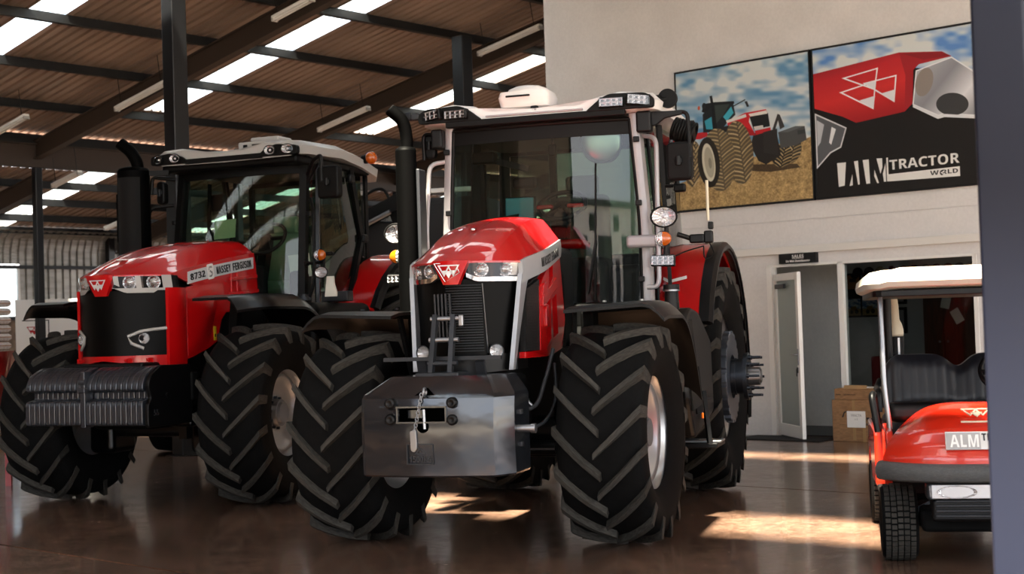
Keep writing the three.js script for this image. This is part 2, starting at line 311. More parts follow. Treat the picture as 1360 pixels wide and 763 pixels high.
// box columns
const column = (u, v, h, mat) => { const c = mesh('column', [rb(h * 2, roofY(u) - 0.5, h * 2, 0.018, 0, (roofY(u) - 0.5) / 2, 0, 2), bx(h * 3, 0.015, h * 3, 0, 0.0075, 0)], mat); c.position.copy(UV(u, v)); c.rotation.y = TW; c.userData.kind = 'structure'; return c; };
for (const v of RAFT) { const c = column(UB, v, 0.07, M.column); c.scale.y = (roofY(UB) - 0.62) / (roofY(UB) - 0.5); }
column(15.08, 10.7, 0.115, M.column); column(15.08, 16.06, 0.115, M.column); column(1.93, 4.84, 0.1, M.columnBlue);
for (const v of RAFT) column(UE + 0.2, v, 0.1, M.column);
for (const u of [-4, 1.9, 8]) column(u, V0 + 0.2, 0.1, M.column);
{ // closed part of the side behind the camera
  const g = structGroup('wall_left'); mesh('masonry', uvBox(bb(V0 - 0.25, V0, 0, 2.2, -UW, -6.5), 0.8), M.brick, g);
  mesh('wall_sheet', loft((() => { const r0 = [], r1 = [], n = 120; for (let k = 0; k < n; k++) for (const [f, h] of [[0, 0], [0.5, 0], [0.6, 1], [0.9, 1]]) { const u = lerpN(UW, 6.5, (k + f) / n); r0.push([V0 - 0.02 - h * 0.04, 2.2, -u]); r1.push([V0 - 0.02 - h * 0.04, (u > UB ? roofY(u) - DROP : roofY(u)) - 0.1, -u]); } return [r0, r1]; })(), false, false, 0.3), M.roofSheet, g);
}
// back wall: ribbed sheets over a low masonry wall, window at the left
{
  const g = structGroup('wall_back'), yt = roofY(UW) - DROP - 0.1;
  mesh('masonry', uvBox(bb(V0, V1, 0, 1.95, -UW - 0.25, -UW), 0.8), M.brick, g);
  const seg = (v0, v1, y0, y1) => { const n = Math.round((v1 - v0) / 0.1715), r0 = [], r1 = [], r2 = [], r3 = []; for (let k = 0; k <= n; k++) for (const [f, h] of [[0, 0], [0.5, 0], [0.6, 1], [0.9, 1]]) { const v = v0 + (v1 - v0) * Math.min(1, (k + f) / n), d = -UW - 0.02 - h * 0.04; r0.push([v, y0, d]); r1.push([v, y1 - 0.35, d]); r2.push([v, y1 - 0.1, d + 0.09]); r3.push([v, y1 + 0.06, d + 0.38]); } return loft([r0, r1, r2, r3], false, false, 0.4); };
  mesh('wall_sheet', seg(V0, 12.2, 2.0, yt), M.galv, g); mesh('wall_sheet', seg(15.25, V1, 2.0, yt), M.galv, g); mesh('wall_sheet', seg(12.2, 15.25, 3.12, yt), M.galv, g);
  mesh('girt', bb(V0, V1, 1.95, 2.03, -UW - 0.1, -UW + 0.08), M.steelDark, g); mesh('girt', bb(V0, V1, 3.02, 3.09, -UW - 0.02, -UW + 0.06), M.steelDark, g);
  for (const v of [13.2, 17.35, 22, 26.4]) mesh('wall_post', bb(v - 0.07, v + 0.07, 0, yt, -UW + 0.01, -UW + 0.16), M.column, g);
}
{ const p = struct('window_2', bb(12.2, 15.25, 2.03, 3.02, -UW - 0.03, -UW - 0.02), M.glassOffice); mesh('window_frame', [bb(15.2, 15.25, 2.03, 3.02, -UW - 0.05, -UW), bb(13.7, 13.75, 2.03, 3.02, -UW - 0.05, -UW)], M.white, p); }
struct('wall_end', bb(V1, V1 + 0.2, 0, roofY(UB), -UW, -VW + 2), M.brick);
// the white office wall
const UC = 13.15, UD0 = 9.57, UD1 = 6.78, HD = 2.18, UEND = -6;
{
  const g = structGroup('wall_right'), top = u => roofY(u) - 0.06;
  const piece = (u0, u1, y0, y1a, y1b, v0 = VW, v1 = VW + 0.25) => uvBox(prism([[-u0, y0], [-u1, y0], [-u1, y1b], [-u0, y1a]], v0, v1, 'zy'), 0.5);
  const yg = 2.73;
  mesh('plaster', [piece(UC, UD0, 0, yg - 0.006, yg - 0.006), piece(UD0, UD1, HD, yg - 0.006, yg - 0.006), piece(UD1, UEND, 0, yg - 0.006, yg - 0.006)], M.plaster, g);
  mesh('plaster', [piece(UC, UR, yg + 0.006, top(UC), top(UR)), piece(UR, UEND, yg + 0.006, top(UR), top(UEND))], M.plaster, g);
  mesh('groove_back', bb(VW + 0.012, VW + 0.24, yg - 0.01, yg + 0.01, -UC + 0.01, -UEND), M.plaster, g);
  mesh('plaster', uvBox(bb(VW + 0.25, VW + 8.5, 0, top(UC), -UC, -UC + 0.25), 0.5), M.plaster, g);
}
{ const g = structGroup('trim_1'); let a = UC; for (const b of [UC - 6.75, UEND]) { mesh('ledge_board', rbb(VW - 0.055, VW + 0.02, 2.31, 2.405, -a + 0.002, -b - 0.002, 0.008), M.trim, g); a = b; } }
// office behind the shop front
{
  const g = structGroup('office_room'), vb = VW + 3.4, u0 = 11.2, u1 = 4.2;
  mesh('back_wall', bb(vb, vb + 0.1, 0, 2.75, -u0, -u1), M.plaster, g); mesh('side_wall', bb(VW + 0.25, vb, 0, 2.75, -u0 - 0.1, -u0), M.plaster, g); mesh('side_wall', bb(VW + 0.25, vb, 0, 2.75, -u1, -u1 + 0.1), M.plaster, g);
  mesh('office_ceiling', bb(VW + 0.2, vb + 0.1, 2.75, 2.85, -u0, -u1), M.plaster, g); mesh('office_floor', bb(VW + 0.1, vb, 0.002, 0.012, -u0, -u1), M.castGrey, g);
  mesh('partition', bb(VW + 1.5, VW + 1.6, 0, 2.75, -u0, -9.38), M.plaster, g);
}
const fb = (u0, u1, y0, y1, v0, v1) => bb(v0, v1, y0, y1, -u0, -u1);  // box by building coordinates (u0 > u1)
{
  const g = structGroup('window_1');
  mesh('frame', [fb(UD0, UD0 - 0.07, 0, HD, VW - 0.01, VW + 0.1), fb(UD0, UD1, HD - 0.03, HD, VW - 0.01, VW + 0.1), fb(UD1 + 0.05, UD1, 0, HD, VW - 0.01, VW + 0.1), fb(8.56, 8.49, 0, HD, VW - 0.01, VW + 0.1), fb(8.5, UD1, 0.0, 0.12, VW - 0.01, VW + 0.1)], M.white, g);
  mesh('pane', fb(8.49, UD1 + 0.05, 0.12, HD - 0.03, VW + 0.045, VW + 0.051), M.glassOffice, g);
}
{ // glazed door standing open into the office
  const g = new THREE.Group(); g.name = 'door_1'; g.userData.kind = 'structure'; g.position.copy(UV(UD0 - 0.09, VW + 0.05)); g.rotation.y = TW - 0.72; scene.add(g);
  const W = 0.92, H = 2.06, s = 0.09;                    // local: z along the leaf (towards -u), x into the office
  mesh('door_frame', [rbb(-0.025, 0.025, 0.02, H, 0, s, 0.006), rbb(-0.025, 0.025, 0.02, H, W - s, W, 0.006), rbb(-0.025, 0.025, H - s, H, s, W - s, 0.006), rbb(-0.025, 0.025, 0.02, 0.17, s, W - s, 0.006)], M.white, g);
  mesh('door_pane', bb(-0.004, 0.004, 0.17, H - s, s, W - s), M.glassDoor, g);
  mesh('closer', rbb(-0.06, -0.03, H - 0.19, H - 0.13, 0.14, 0.5, 0.01), M.castGrey, g);
  const h = mesh('door_handle', [rb(0.012, 0.2, 0.03, 0.005, -0.031, 1.02, W - 0.045), pipe([[-0.03, 1.05, W - 0.045], [-0.08, 1.05, W - 0.045], [-0.08, 1.05, W - 0.18]], 0.009, 0.02)], M.steel, g);
  mesh('key_bunch', [rb(0.012, 0.07, 0.035, 0.005, -0.045, 0.86, W - 0.04), rb(0.01, 0.09, 0.02, 0.004, -0.05, 0.83, W - 0.055)], M.blackPlastic, h);
  for (const y of [0.25, 1.05, 1.8]) mesh('hinge', cy('y', 0.012, 0.012, 0.1, -0.02, y, -0.005, 10), M.white, g);
}

// ---------- shared tractor pieces ----------
const wheelCache = new Map();
// a driven tyre with chevron lugs; axle along x, outer face +x; front of the tread shows Vs pointing down
function wheelGeo(R, W, rim, n, style) {
  const key = [R, W, rim, n, style].join(); if (wheelCache.has(key)) return wheelCache.get(key);
  const Rc = R - 0.048, h = W / 2, prof = [[rim - 0.015, -h * 0.72], [rim + 0.01, -h * 0.8], [rim + 0.06, -h * 0.9], [(rim + Rc) / 2, -h * 1.0], [Rc - 0.09, -h * 0.985], [Rc - 0.035, -h * 0.93], [Rc - 0.012, -h * 0.7], [Rc, -h * 0.3], [Rc, h * 0.3], [Rc - 0.012, h * 0.7], [Rc - 0.035, h * 0.93], [Rc - 0.09, h * 0.985], [(rim + Rc) / 2, h * 1.0], [rim + 0.06, h * 0.9], [rim + 0.01, h * 0.8], [rim - 0.015, h * 0.72]];
  const tyre = lathe(prof, 72, 'x'); { const u = tyre.attributes.uv; for (let i = 0; i < u.count; i++) u.setXY(i, u.getX(i) * 8, u.getY(i) * 3); }
  const crown = x => R - 0.03 * (x / h) ** 2, low = x => (Math.abs(x) < h * 0.75 ? Rc - 0.02 : Rc - 0.05);
  const lugOf = s => {
    const rows = [], pitch = 2 * Math.PI / n, wt = 0.02, wb = 0.033;
    for (const t of [-0.06, 0.12, 0.3, 0.5, 0.7, 0.88, 1.0, 1.035]) {
      const x = s * t * h * 0.985, a = -(0.245 * t + 0.05 * t * t) / R * (W / 0.6) + (t < 0 ? 0.01 : 0), end = t > 1.01, rt = end ? crown(x) - 0.075 : crown(x), rl = end ? Rc - 0.13 : t > 0.95 ? Rc - 0.1 : low(x);
      const w = (1 + 0.35 * Math.max(0, t)) / R, P = (r, da) => [x, r * Math.cos(a + da), r * Math.sin(a + da)];
      rows.push([P(rl, -wb * w), P(rt, -wt * w), P(rt, wt * w), P(rl, wb * w)].map(p => p));
    }
    if (s > 0) rows.forEach(r => r.reverse());
    return loft(rows, true, true, 0.5);
  };
  const hw = h * 0.72, d = style === 'rear' ? [0.02, 0.06] : [0.1, 0.16];
  const rimG = lathe([[rim + 0.022, hw + 0.016], [rim + 0.026, hw + 0.004], [rim + 0.0, hw - 0.012], [rim - 0.02, hw - 0.06], [rim - 0.035, hw * 0.5], [rim - 0.06, d[1] + 0.02], [rim - 0.09, d[1]], [rim * 0.62, d[0] + 0.01], [rim * 0.45, d[0]], [0.0, d[0]]], 56, 'x');
  const rimIn = lathe([[0.0, d[0] - 0.02], [rim * 0.62, d[0] - 0.01], [rim - 0.09, d[1] - 0.03], [rim - 0.05, -hw * 0.4], [rim, -hw + 0.012], [rim + 0.026, -hw - 0.004], [rim + 0.022, -hw - 0.016]], 56, 'x');
  const v = { tyre, lugs: { '1': lugOf(1), '-1': lugOf(-1) }, rim: join([rimG, rimIn]), n, R, d, hw };
  wheelCache.set(key, v); return v;
}
function wheel(name, parent, [x, y, z], R, W, rim, n, steer, side, style, turn = 0) {
  const G = wheelGeo(R, W, rim, n, style), t = mesh(name, G.tyre, M.rubber, parent); t.position.set(x, y, z); t.rotation.order = 'YXZ'; t.rotation.y = steer; t.rotation.x = turn;
  for (let i = 0; i < n; i++) for (const s of [1, -1]) { const l = mesh('lug', G.lugs[s], M.lug[(i * 2 + (s > 0 ? 0 : 1)) % 3], t); l.rotation.x = (i + (s > 0 ? 0 : 0.5)) * 2 * Math.PI / n; }
  const r = mesh('rim', G.rim, M.rim, t); if (side < 0) r.rotation.y = Math.PI;
  const hx = G.d[0], studs = []; for (let i = 0; i < 10; i++) { const a = i / 10 * 2 * Math.PI; studs.push(cy('x', 0.013, 0.013, 0.03, side * (hx + 0.012), 0.14 * Math.cos(a), 0.14 * Math.sin(a), 6)); }
  mesh('wheel_nuts', studs, M.steelBlue, t).userData.kind = 'stuff';
  if (style === 'front') mesh('hub', [cy('x', 0.125, 0.12, 0.06, side * (hx + 0.03), 0, 0, 28), cy('x', 0.1, 0.095, 0.03, side * (hx + 0.07), 0, 0, 28)], M.steel, t);
  return t;
}
// three overlapping triangles emblem, w wide, flat in xy
function emblem(w, d = 0.004, solid = false) {
  const s = w / 2, tri = (p, q, r, k) => { const c = [(p[0] + q[0] + r[0]) / 3, (p[1] + q[1] + r[1]) / 3], sh = f => [p, q, r].map(a => [(c[0] + (a[0] - c[0]) * f) * s, (c[1] + (a[1] - c[1]) * f) * s]); return prism(sh(1), 0, d, 'xy', 0, k ? [sh(k)] : []); };
  return join([tri([-1, 0.5], [0.16, 0.5], [-0.42, -0.5], 0.7), tri([-0.16, 0.5], [1, 0.5], [0.42, -0.5], 0.7), tri([-0.4, -0.02], [0.4, -0.02], [0, -0.66], 0), tri([-0.72, 0.02], [-0.16, 0.02], [-0.42, -0.44], 0), tri([0.16, 0.02], [0.72, 0.02], [0.42, -0.44], 0)].slice(0, solid ? 3 : 5));
}
// oval or round lamp facing +z
function lamp(parent, name, [x, y, z], rx, ry, ya = 0, pitch = 0, bezel = M.blackPlastic) {
  const b = mesh(name, [lathe([[0.3, -0.75], [0.75, -0.55], [1.06, 0], [1.1, 0.14], [1.02, 0.18], [0.96, 0.14], [0.9, 0.02]], 32, 'z')].map(g => g.scale(rx, ry, rx)), bezel, parent);
  b.position.set(x, y, z); b.rotation.set(pitch, ya, 0);
  mesh('reflector', [lathe([[0, -0.32], [0.25, -0.3], [0.6, -0.16], [0.96, 0.1]], 24, 'z').scale(rx, ry, rx), lathe([[0, 0.0], [0.2, -0.06], [0.26, -0.28]], 16, 'z').scale(rx, rx, rx)], M.reflector, b);
  mesh('lens', lathe([[0, 0.2], [0.5, 0.18], [0.97, 0.12]], 24, 'z').scale(rx, ry, rx), M.lens, b);
  return b;
}
// rectangular LED work lamp facing +z
function workLamp(parent, [x, y, z], w, h, ya = 0, pitch = 0, roll = 0, n = 4) {
  const b = mesh('work_lamp', [rb(w, h, 0.05, 0.012, 0, 0, -0.01), bx(w * 0.9, 0.008, 0.05, 0, h / 2 + 0.004, -0.03)], M.blackPlastic, parent); b.position.set(x, y, z); b.rotation.set(pitch, ya, roll);
  const g = []; for (let i = 0; i < n; i++) for (let j = 0; j < 2; j++) { const c = lathe([[0, -0.35], [0.35, -0.3], [0.95, 0.2]], 4, 'z').rotateZ(Math.PI / 4).scale(w * 0.9 / n * 0.7, h * 0.8 / 2 * 0.7, 0.025); g.push(c.translate((i - (n - 1) / 2) * w * 0.9 / n, (j - 0.5) * h * 0.8 / 2, 0.018)); }
  mesh('reflector', g, M.reflector, b); mesh('lens', bx(w * 0.92, h * 0.84, 0.004, 0, 0, 0.026), M.lens, b); return b;
}
function indicator(parent, [x, y, z], r, amberSide) {
  const b = mesh('indicator_lamp', cy('z', r * 0.7, r, 0.04, 0, 0, -0.02), M.blackPlastic, parent); b.position.set(x, y, z);
  const half = s => new THREE.SphereGeometry(r, 20, 12, s > 0 ? -Math.PI / 2 : Math.PI / 2, Math.PI, 0, Math.PI).scale(1.05, 0.88, 0.55).rotateY(s > 0 ? Math.PI / 2 * 0 : 0);
  // split left and right: quarter spheres
  const q = s => { const g = new THREE.SphereGeometry(r, 16, 12, 0, Math.PI).rotateY(Math.PI / 2 * (s > 0 ? 1 : -1)).scale(1.08, 0.9, 0.6); return g; };
  mesh('amber_lens', q(amberSide), M.amber, b); mesh('clear_reflector', q(-amberSide), M.reflector, b); return b;
}
function armMirror(parent, pts, [x, y, z], w, h, ya = 0) {
  const a = mesh('mirror_arm', pts, M.blackPlastic, parent);
  const m = mesh('mirror', prism(roundPts([[-w / 2, -h / 2], [w / 2, -h / 2], [w / 2, h / 2], [-w / 2, h / 2]], 0.045, 4), -0.045, 0.045, 'xy', 0.02), M.satin, parent); m.position.set(x, y, z); m.rotation.y = ya;
  mesh('mirror_clamp', [cy('y', 0.022, 0.022, 0.07, 0, 0.0, 0.06, 12), rb(0.06, 0.05, 0.03, 0.01, 0, 0, 0.05)], M.blackPlastic, m); return m;
}
// glass or panel patch over a grid given by f(s,t), with a real thickness
function patch(f, ns, nt, crease = 0.5) { const rows = []; for (let i = 0; i <= nt; i++) { const r = []; for (let j = 0; j <= ns; j++) r.push(f(j / ns, i / nt)); rows.push(r); } return loft(rows, false, false, crease); }
function shell(f, ns, nt, off, crease = 0.5) {       // patch plus a back offset by the vector off, edges closed
  const g = (s, t) => { const p = f(s, t); return [p[0] + off[0], p[1] + off[1], p[2] + off[2]]; };
  const a = patch(f, ns, nt, crease), b = patch((s, t) => g(1 - s, t), ns, nt, crease), e = [];
  const loop = []; for (let j = 0; j <= ns; j++) loop.push([j / ns, 0]); for (let i = 1; i <= nt; i++) loop.push([1, i / nt]); for (let j = ns - 1; j >= 0; j--) loop.push([j / ns, 1]); for (let i = nt - 1; i >= 0; i--) loop.push([0, i / nt]);
  e.push(loft([loop.map(q => g(...q)), loop.map(q => f(...q))], false, false, 0.5)); return join([a, b, ...e]);
}
const lerp = (a, b, t) => a + (b - a) * t;
function steering(parent, p, r, tilt) {
  const s = mesh('steering_wheel', [new THREE.TorusGeometry(r, 0.02, 10, 36), cy('z', 0.06, 0.06, 0.04, 0, 0, -0.01), bar([0, 0, 0], [r, 0, 0], 0.03, 0.03), bar([0, 0, 0], [-r * 0.6, -r * 0.8, 0], 0.03, 0.03), bar([0, 0, 0], [r * 0.5, -r * 0.85, 0], 0.03, 0.03)], M.blackPlastic, parent);
  s.position.set(...p); s.rotation.x = tilt; return s;
}
function cabSeat(parent, x, y, z, mat, back = 0.7) {
  const s = mesh('seat', [rb(0.52, 0.14, 0.5, 0.06, x, y, z), rb(0.5, back, 0.13, 0.06, x, y + back / 2 + 0.05, z - 0.25), rb(0.3, 0.2, 0.09, 0.04, x, y + back + 0.13, z - 0.27)], mat, parent);
  mesh('seat_base', [rb(0.36, 0.3, 0.4, 0.03, x, y - 0.2, z)], M.mattBlack, s); return s;
}
// arched fender over a wheel centre (cy0,cz): angles measured from the top, + to the front
function archFender(x0, x1, cy0, cz, R, a0, a1, thick, lip, n = 18) {
  const P = (x, r, a) => [x, cy0 + r * Math.cos(a), cz + r * Math.sin(a)], rows = [];
  for (let i = 0; i <= n; i++) { const a = lerp(a0, a1, i / n); rows.push([P(x0, R - thick, a), P(x0, R, a), P(x1 - 0.03, R, a), P(x1, R - 0.03, a), P(x1, R - lip, a), P(x1 - 0.015, R - lip, a), P(x1 - 0.02, R - thick - 0.02, a)]); }
  return loft(rows, true, true, 0.55);
}

// ---------- tractor with the one-piece grey front weight ----------
const t1 = thing('tractor', 'red tractor with grey roof pods and a one-piece grey front weight', 'tractor', undefined);
t1.position.set(-0.132, 0, -10.044); t1.rotation.y = -17 * Math.PI / 180;
{
  const T = t1;
  // --- wheels ---
  const st = -0.035;
  wheel('front_wheel', T, [0.91, 0.757, 0], 0.757, 0.6, 0.4, 16, st, 1, 'front', 0.1);
  wheel('front_wheel', T, [-0.98, 0.757, 0], 0.757, 0.6, 0.4, 16, st, -1, 'front', 0.02);
  const rr = wheel('rear_wheel', T, [0.9, 1.0, -3.07], 1.0, 0.68, 0.56, 21, 0, 1, 'rear', 0.05);
  wheel('rear_wheel', T, [-0.9, 1.0, -3.07], 1.0, 0.68, 0.56, 21, 0, -1, 'rear', 0.12);
  { // dual-wheel hub on the right rear
    const h = mesh('hub_drum', [cy('x', 0.155, 0.155, 0.3, 0.3, 0, 0, 36), cy('x', 0.17, 0.17, 0.03, 0.22, 0, 0, 36), cy('x', 0.165, 0.165, 0.015, 0.36, 0, 0, 36), cy('x', 0.21, 0.21, 0.035, 0.455, 0, 0, 36)], M.steelBlue, rr);
    mesh('hub_cap', [cy('x', 0.085, 0.08, 0.1, 0.52, 0, 0, 28), cy('x', 0.06, 0.06, 0.012, 0.575, 0, 0, 20)], M.steel, h);
    for (let i = 0; i < 10; i++) { const a = i / 10 * 2 * Math.PI + 0.2; mesh('stud', [cy('x', 0.011, 0.011, 0.13, 0.52, 0.175 * Math.cos(a), 0.175 * Math.sin(a), 8), cy('x', 0.022, 0.022, 0.03, 0.48, 0.175 * Math.cos(a), 0.175 * Math.sin(a), 6)], M.steelBlue, h); }
    const ring = [], N = 22; for (let i = 0; i < N; i++) { const a = i / N * 2 * Math.PI, b = (i + 0.55) / N * 2 * Math.PI, c = (i + 0.62) / N * 2 * Math.PI, d = (i + 0.93) / N * 2 * Math.PI; for (const [r, q] of [[0.41, a], [0.41, b], [0.385, c], [0.385, d]]) ring.push([r * Math.sin(q), r * Math.cos(q)]); }
    const hole = []; for (let i = 0; i < 24; i++) hole.push([0.2 * Math.sin(i / 24 * 2 * Math.PI), 0.2 * Math.cos(i / 24 * 2 * Math.PI)]);
    mesh('toothed_ring', prism(ring, 0.27, 0.33, 'zy', 0.004, [hole]), M.ringSteel, rr);
  }
  // --- hood ---
  const hw = t => t < 0.3 ? lerp(0.385, 0.425, Math.sin(t / 0.3 * Math.PI / 2)) : lerp(0.425, 0.30, ((t - 0.3) / 0.7) ** 1.3);
  const rise = t => 1 - Math.pow(1 - t, 2.3);
  const ZR = -0.72;
  const hood = (s, t) => { // s -1..1, t 0 front..1 rear
    const x = s * hw(t), zf = 0.92 - 0.32 * s * s, z = lerp(zf, ZR, t), ys = lerp(1.945, 2.15, t ** 0.8), yc = lerp(1.945, 2.325, rise(t)), a = Math.abs(s);
    const k = a < 0.601 ? 1 - 0.1 * (a / 0.6) ** 2 : lerp(0.9, 0, ((a - 0.6) / 0.4) ** 1.05);
    return [x, lerp(ys, yc, k), z];
  };
  const hd = mesh('hood', [shell((s, t) => hood(s * 2 - 1, t), 40, 28, [0, -0.012, 0], 0.16)], M.red, T);
  { // two raised panels either side of the centre crease, and the rear edge turning down
    for (const q of [-1, 1]) { const f = (s, t) => { const a = lerp(0.04, 0.6, s), tt = lerp(0.06 + 0.03 * s, 0.62 - 0.22 * s * s, t); const p = hood(q * a, tt); const e = Math.min(1, 8 * Math.min(s, 1 - s, t, 1 - t)); return [p[0], p[1] + 0.002 + 0.006 * e, p[2]]; }; mesh('hood_panel', patch(q > 0 ? f : (s, t) => f(1 - s, t), 14, 18, 0.5), M.red, hd); }
    mesh('hood_rear_trim', patch((s, t) => { const p = hood(s * 2 - 1, 1); return [p[0] * (1 - 0.03 * t), p[1] - 0.1 * t - 0.004, p[2] - 0.05 * t]; }, 24, 3), M.red, hd);
    const cr = hood(0, 0.32); mesh('crest', [rb(0.03, 0.02, 0.06, 0.008, cr[0], cr[1] + 0.012, cr[2])], M.chrome, hd);
  }
  // nose shield with emblem
  const nose = (x, y, o = 0) => [x, y, 0.925 - 0.32 * (x / 0.385) ** 2 - 0.02 * (1.94 - y) / 0.12 + o];
  { const s = mesh('nose_shield', shell((s, t) => { const w = lerp(0.05, 0.125, t), x = (s * 2 - 1) * w; return nose(x, lerp(1.795, 1.95, t), 0.012); }, 8, 6, [0, 0, -0.05]), M.red, T);
    mesh('emblem', onPlane(emblem(0.15, 0.006), [0, 1.885, 0.937], [1, 0, 0], [0, 1, -0.02]), M.emblem, s);
    mesh('emblem_frame', [tube([[-0.105, 1.935, 0.925], [0.105, 1.935, 0.925], [0.03, 1.808, 0.916], [-0.03, 1.808, 0.916], [-0.105, 1.935, 0.925]], 0.004, 6, 0, true)], M.chrome, s); }
  for (const q of [-1, 1]) { // headlights wrap round the corners
    const F = (o, y0, y1, a0, a1) => (s, t) => { const a = lerp(a0, a1, s), x = q * a, k = Math.max(0, (a - 0.3) / 0.09); return nose(x, lerp(y0 + 0.03 * Math.max(0, 1 - (a - 0.1) / 0.06), y1, t), o); };
    const fl = f => q > 0 ? f : (s, t) => f(1 - s, t);
    const h = mesh('headlight', shell(fl(F(-0.05, 1.815, 1.945, 0.1, 0.387)), 12, 3, [0, 0, -0.04]), M.castGrey, T);
    mesh('chrome_rim', [patch(fl(F(0.0, 1.812, 1.84, 0.1, 0.387)), 12, 1), patch(fl(F(-0.005, 1.84, 1.842, 0.1, 0.387)), 12, 1)], M.chrome, h);
    for (const a of [0.175, 0.3]) { const p = nose(q * a, 1.89, -0.045); const l = mesh('projector', [lathe([[0, 0.035], [0.022, 0.03], [0.036, 0.012], [0.042, -0.01]], 20, 'z'), new THREE.TorusGeometry(0.045, 0.007, 8, 24)], M.reflector, h); l.position.set(...p); l.rotation.y = q * 0.5 * a / 0.3; }
    mesh('reflector', patch(fl(F(-0.035, 1.85, 1.935, 0.31, 0.385)), 6, 2), M.reflector, h);
    mesh('lens', patch(fl(F(0.006, 1.815, 1.945, 0.1, 0.387)), 12, 3), M.lens, h);
  }
  // grille
  const gz = (x, y) => 0.845 - 0.27 * (x / 0.36) ** 2 - 0.05 * (1.8 - y);
  { const g = mesh('grille', shell((s, t) => { const x = (s * 2 - 1) * lerp(0.335, 0.365, t), y = lerp(1.33, 1.83, t); return [x, y, gz(x, y)]; }, 20, 8, [0, 0, -0.05]), M.grilleBlack, T);
    for (let i = 0; i < 26; i++) { const y = 1.36 + i * 0.0172; mesh('louvre', tube([-0.06, 0.02, 0.1, 0.17].map(x => [x, y, gz(x, y) + 0.004]), 0.004, 5, 6), M.castGrey, g); }
    for (const x of [-0.15, -0.12, -0.09, -0.06, -0.03]) mesh('vane', bar([x, 1.42, gz(x, 1.42) + 0.008], [x, 1.74, gz(x, 1.74) + 0.008], 0.012, 0.014), M.castGrey, g);
    mesh('grille_strip', bar([0.19, 1.345, gz(0.19, 1.345) + 0.006], [0.175, 1.8, gz(0.175, 1.8) + 0.006], 0.006, 0.006), M.steel, g);
    mesh('side_seam', [bar([-0.345, 1.34, gz(0.345, 1.34)], [-0.37, 1.81, gz(0.37, 1.81)], 0.008, 0.01)], M.steel, g); }
  { const b = mesh('grille_bumper', shell((s, t) => { const x = (s * 2 - 1) * 0.345, y = lerp(1.2 + 0.03 * Math.abs(s * 2 - 1), 1.345 - 0.025 * (1 - (s * 2 - 1) ** 2), t); return [x, y, 0.86 - 0.27 * (x / 0.36) ** 2]; }, 16, 4, [0, 0, -0.25]), M.blackPlastic, T);
    for (const x of [-0.27, 0.25]) { const l = lamp(b, 'fog_lamp', [x, 1.355, 0.86 - 0.27 * (x / 0.36) ** 2 + 0.025], 0.046, 0.046, x * 0.5, 0, M.castGrey); } }
  // silver side bands, black mesh vents and red side frames
  const sideX = z => { const t = Math.min(1, Math.max(0, (0.6 - z) / (0.6 - ZR))); return hw(t) + 0.004; };
  const bend = g => { g = strip(g); const p = g.attributes.position; for (let i = 0; i < p.count; i++) p.setX(i, p.getX(i) + sideX(p.getZ(i))); g.computeVertexNormals(); return g; };
  const dense = (pts, n = 5) => { const o = []; pts.forEach((a, i) => { const b = pts[(i + 1) % pts.length]; for (let k = 0; k < n; k++) o.push([lerp(a[0], b[0], k / n), lerp(a[1], b[1], k / n)]); }); return o; };
  for (const q of [1, -1]) {
    const fx = g => q > 0 ? g : mirrorX(g), lab = q > 0 ? '' : '';
    const band = f => patch(f, 16, 2);
    const yTop = z => 1.945 + 0.205 * Math.min(1, Math.max(0, (0.6 - z) / 1.32)) ** 0.8;
    const strip1 = mesh('side_band', [fx(shell((s, t) => { const z = lerp(0.6, ZR, s); return [sideX(z) + 0.006 + 0.006 * Math.sin(t * Math.PI), lerp(yTop(z) - lerp(0.15, 0.125, s), yTop(z) + 0.004, t), z]; }, 18, 4, [-0.03, 0, 0])), fx(shell((s, t) => { const y = lerp(1.86, 1.23, t), z = lerp(0.615, 0.72, t) - 0.0 - s * lerp(0.17, 0.05, t ** 0.6), x = lerp(0.394, 0.345, t); return [x + 0.004, y, z]; }, 4, 10, [-0.03, 0, 0]))], M.silver, T);
    if (q > 0) { // lettering runs front to back along the band
      const word = 'MASSEY FERGUSON'; let zc = 0.27; const ex = [];
      for (const c of word) { if (c === ' ') { zc -= 0.035; continue; } const g = lettering(c, c === 'M' ? 0.052 : 0.042, 0.062, 0.002); const z = zc - 0.022; ex.push(onPlane(g, [sideX(z) + 0.0125, yTop(z) - 0.07, z], [-(sideX(z - 0.05) - sideX(z)) * -1, 0.006, -0.05], [0, 1, 0])); zc -= c === 'M' ? 0.06 : 0.05; }
      mesh('brand_lettering', ex, M.ink, strip1);
    }
    const low = mesh('side_frame', [fx(bend(prism(dense([[0.56, 1.3], [0.56, 1.34], [0.3, 1.345], [0.28, 1.78], [0.2, 1.84], [0.02, 1.92], [0.02, 1.97], [ZR + 0.0, 2.03], [ZR - 0.1, 1.55], [ZR + 0.02, 1.34], [0.0, 1.3]]), -0.05, -0.004, 'zy', 0, [[[0.14, 1.36], [0.12, 1.66], [-0.06, 1.7], [-0.05, 1.42]], [[-0.02, 1.78], [-0.04, 1.93], [-0.24, 1.98], [-0.22, 1.86]], [[-0.14, 1.42], [-0.14, 1.7], [-0.4, 1.74], [-0.44, 1.45]]])))], M.red, T);
    mesh('diagonal_brace', [fx(bend(prism(roundPts([[0.28, 1.64], [0.27, 1.72], [-0.32, 1.86], [-0.32, 1.78]], 0.02), -0.03, 0.016, 'zy', 0.006))), fx(bend(prism(roundPts([[0.28, 1.7], [0.24, 1.8], [0.12, 1.82], [0.1, 1.72]], 0.03), -0.02, 0.012, 'zy', 0.006))), fx(bend(prism(roundPts([[0.2, 1.5], [0.2, 1.64], [0.1, 1.66], [0.1, 1.5]], 0.02), -0.02, 0.014, 'zy', 0.006)))], M.red, low);
